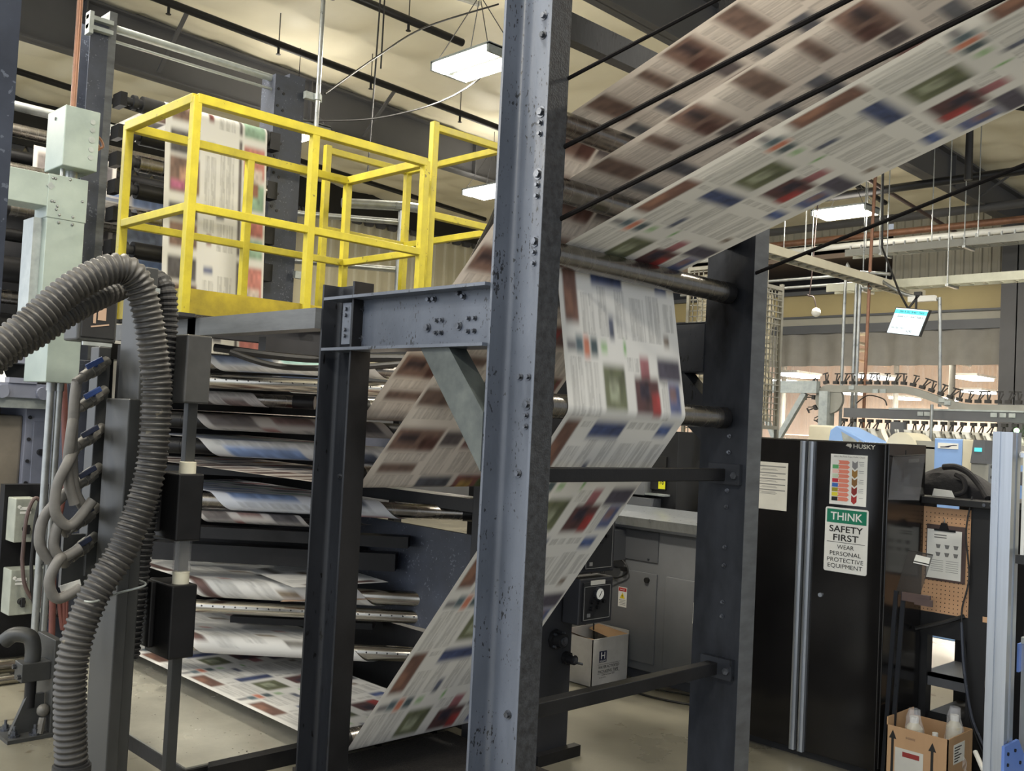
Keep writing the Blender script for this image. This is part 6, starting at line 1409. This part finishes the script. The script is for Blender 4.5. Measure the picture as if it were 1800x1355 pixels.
g = G(); g.sphere((13.6, 7.55, 3.72), .07, 12, 8); P('dome', g, 'white_paint', t, smooth=True)
g = G(); g.tube(spline([(13.6, 7.55, 3.79), (13.6, 7.6, 3.95), (13.6, 7.7, 4.0), (13.6, 7.65, 4.2), (13.6, 7.55, 6.3)]), .010, 6); P('drop_cable', g, 'cable_brown', t)
for y0, y1, n in ((5.6, 7.5, 'pair of horizontal conduits left of the trays, upper one'), (5.6, 7.5, 'pair of horizontal conduits left of the trays, lower one')):
    z = 4.35 if 'upper' in n else 4.22
    pipe([(14.2, 7.2, z), (14.2, 10.5, z)], .022, 'conduit', n, 'wall_conduit', 'conduit')
# fire sprinkler lines and clutter along the ceiling at the left
pipe([(3.0, 10.3, 6.22), (14, 10.85, 6.1)], .045, 'oily_black', 'long black sprinkler pipe just above the long girder')
pipe([(3.0, 8.72, 6.28), (7.4, 8.74, 6.22)], .045, 'oily_black', 'black sprinkler pipe at top centre ending at the light fitting')
pipe([(2.0, 13.8, 6.2), (14, 15.5, 6.1)], .045, 'oily_black', 'black sprinkler pipe seen below the long girder')
for i, (x, y, z) in enumerate(((4.6, 10.38, 6.2), (6.0, 10.45, 6.19), (7.4, 10.52, 6.17), (9.0, 10.6, 6.15), (5.6, 8.73, 6.25), (6.6, 8.73, 6.23))):
    g = G(); g.cyl((x, y, z - .04), (x, y, z - .12), .016, 8); g.cyl((x, y, z - .12), (x, y, z - .125), .03, 10); g.cyl((x, y, z), (x, y, ceil_z(x) - .03), .006, 6)
    P('sprinkler_head', g, 'oily_black', None, 'small sprinkler head on a black ceiling pipe, ' + ['far left above the tie rod', 'over the left grey post', 'left of the biggest light', 'beside the near column', 'top centre, left one', 'top centre, right one'][i], cat='sprinkler', group='sprinkler heads')
t = T('strut_channel', (5.9, 8.0, 6.3), 'short steel strut channel hung under the ceiling above the biggest light', 'strut')
g = G(); g.bar((5.55, 8.2, 6.3), (6.9, 7.9, 6.28), .05, .04); P('channel', g, 'machine_grey', t)
g = G()
for x, y in ((5.6, 8.18), (6.85, 7.92)): g.cyl((x, y, 6.3), (x, y, 6.56), .006, 6)
P('hanger_rod', g, 'conduit', t)
WR = [([(4.6, 7.2, 4.55), (5.4, 7.6, 5.2), (6.1, 7.8, 5.75), (6.9, 7.6, 6.2)], 'thin wire sagging from the right grey post up to the biggest light'),
      ([(5.0, 8.2, 4.6), (5.9, 8.1, 4.85), (6.7, 7.8, 5.3), (7.4, 7.4, 6.2)], 'lower wire sagging across the long girder toward the light'),
      ([(5.9, 8.3, 6.3), (5.88, 8.3, 5.2), (5.86, 8.3, 4.3)], 'vertical wire hanging down to the yellow platform railing'),
      ([(5.95, 8.3, 6.3), (5.95, 8.3, 5.4)], 'short vertical wire beside the longer hanging wire'),
      ([(3.1, 4.0, 4.4), (4.2, 4.0, 4.7), (5.6, 4.4, 5.4)], 'thin wire curving up between near column and the newsprint, upper'),
      ([(3.1, 4.0, 4.2), (4.2, 4.0, 4.45), (5.6, 4.4, 5.3)], 'thin wire curving up between near column and the newsprint, lower')]
for pts, lab in WR: pipe(spline(pts, 6), .009, 'cable_black', lab, 'hanging_wire', 'wire', 'ceiling wires')

# ------------------------------------------------------------------ strip curtain in the end wall opening
def curtain(y0, y1, z0, z1, amp, x=18.28, n=None):
    n = n or int((y1 - y0) / .06); g = G()
    g.grid([[(x + amp * math.sin(y * 11 + .7 * math.sin(y * 3)) * (1 if z == z0 else .4), y, z) for y in np.linspace(y0, y1, n)] for z in (z1, (z0 + z1) / 2, z0)]); g.open = True; return g
t = T('strip_curtain', (18.28, 9.0, 0), 'grey pleated curtain with clear vinyl below, closing the bright opening', 'curtain')
P('valance', curtain(6.47, 9.0, 3.28, 3.93, .07), 'curtain_grey', t, 'grey pleated right half', smooth=True)
P('valance', curtain(9.22, 16.9, 3.28, 3.93, .07), 'curtain_grey', t, 'grey pleated left half', smooth=True)
P('vinyl_sheet', curtain(6.47, 9.0, .05, 3.28, .04), 'clear_vinyl', t, 'clear vinyl', smooth=True)
P('vinyl_sheet', curtain(9.22, 16.9, .05, 3.28, .04), 'clear_vinyl', t, 'clear vinyl', smooth=True)
# mailroom contents seen through the vinyl
for i, (z, x) in enumerate(((4.9, 21), (4.75, 24), (4.9, 27), (4.7, 30))):
    pipe([(x, -2, z), (x, 20, z)], .06, 'machine_cream', 'pale beam under the mailroom ceiling, ' + ['first', 'second', 'third', 'fourth'][i] + ' behind the curtain', 'mailroom_beam', 'beam', 'mailroom beams')
for i, y in enumerate((7.2, 9.6, 12.4, 15.0)):
    pipe([(19.5, y, 4.4), (32, y, 4.35)], .045, 'room_white' if i % 2 else 'machine_grey', 'pipe running away under the mailroom ceiling, number ' + ['one', 'two', 'three', 'four'][i] + ' from the right', 'mailroom_pipe', 'pipe', 'mailroom pipes')
for i, (y, x) in enumerate(((7.3, 24), (8.9, 22), (12.0, 26), (14.2, 24))):
    pipe([(x, y, 0), (x, y, 5.5)], .07, 'machine_grey', 'slim mailroom column behind the vinyl, ' + ['rightmost', 'right of the curtain gap', 'left of the curtain gap', 'leftmost'][i], 'mailroom_column', 'column', 'mailroom columns')
for i, (x, y0, y1, h_) in enumerate(((22, 11.6, 13.6, 1.9), (22.6, 6.2, 7.1, 1.6), (26, 9.0, 10.6, 2.0))):
    t = T('mailroom_machine', (x, (y0 + y1) / 2, 0), ['white machine block at the left end of the conveyor, behind vinyl', 'pale machine block behind the vinyl right of the screen', 'distant pale machine in the middle of the mailroom'][i], 'machine')
    g = G(); g.box(x, x + 1, y0, y1, 0, h_ * .7); g.box(x + .2, x + .8, y0 + .2, y1 - .3, h_ * .7, h_); P('machine_body', g, 'room_white', t, bevel=.02)
    g = G(); g.box(x - .01, x, y0 + .2, y0 + .8, .5, h_ * .5); P('access_panel', g, 'machine_grey', t)
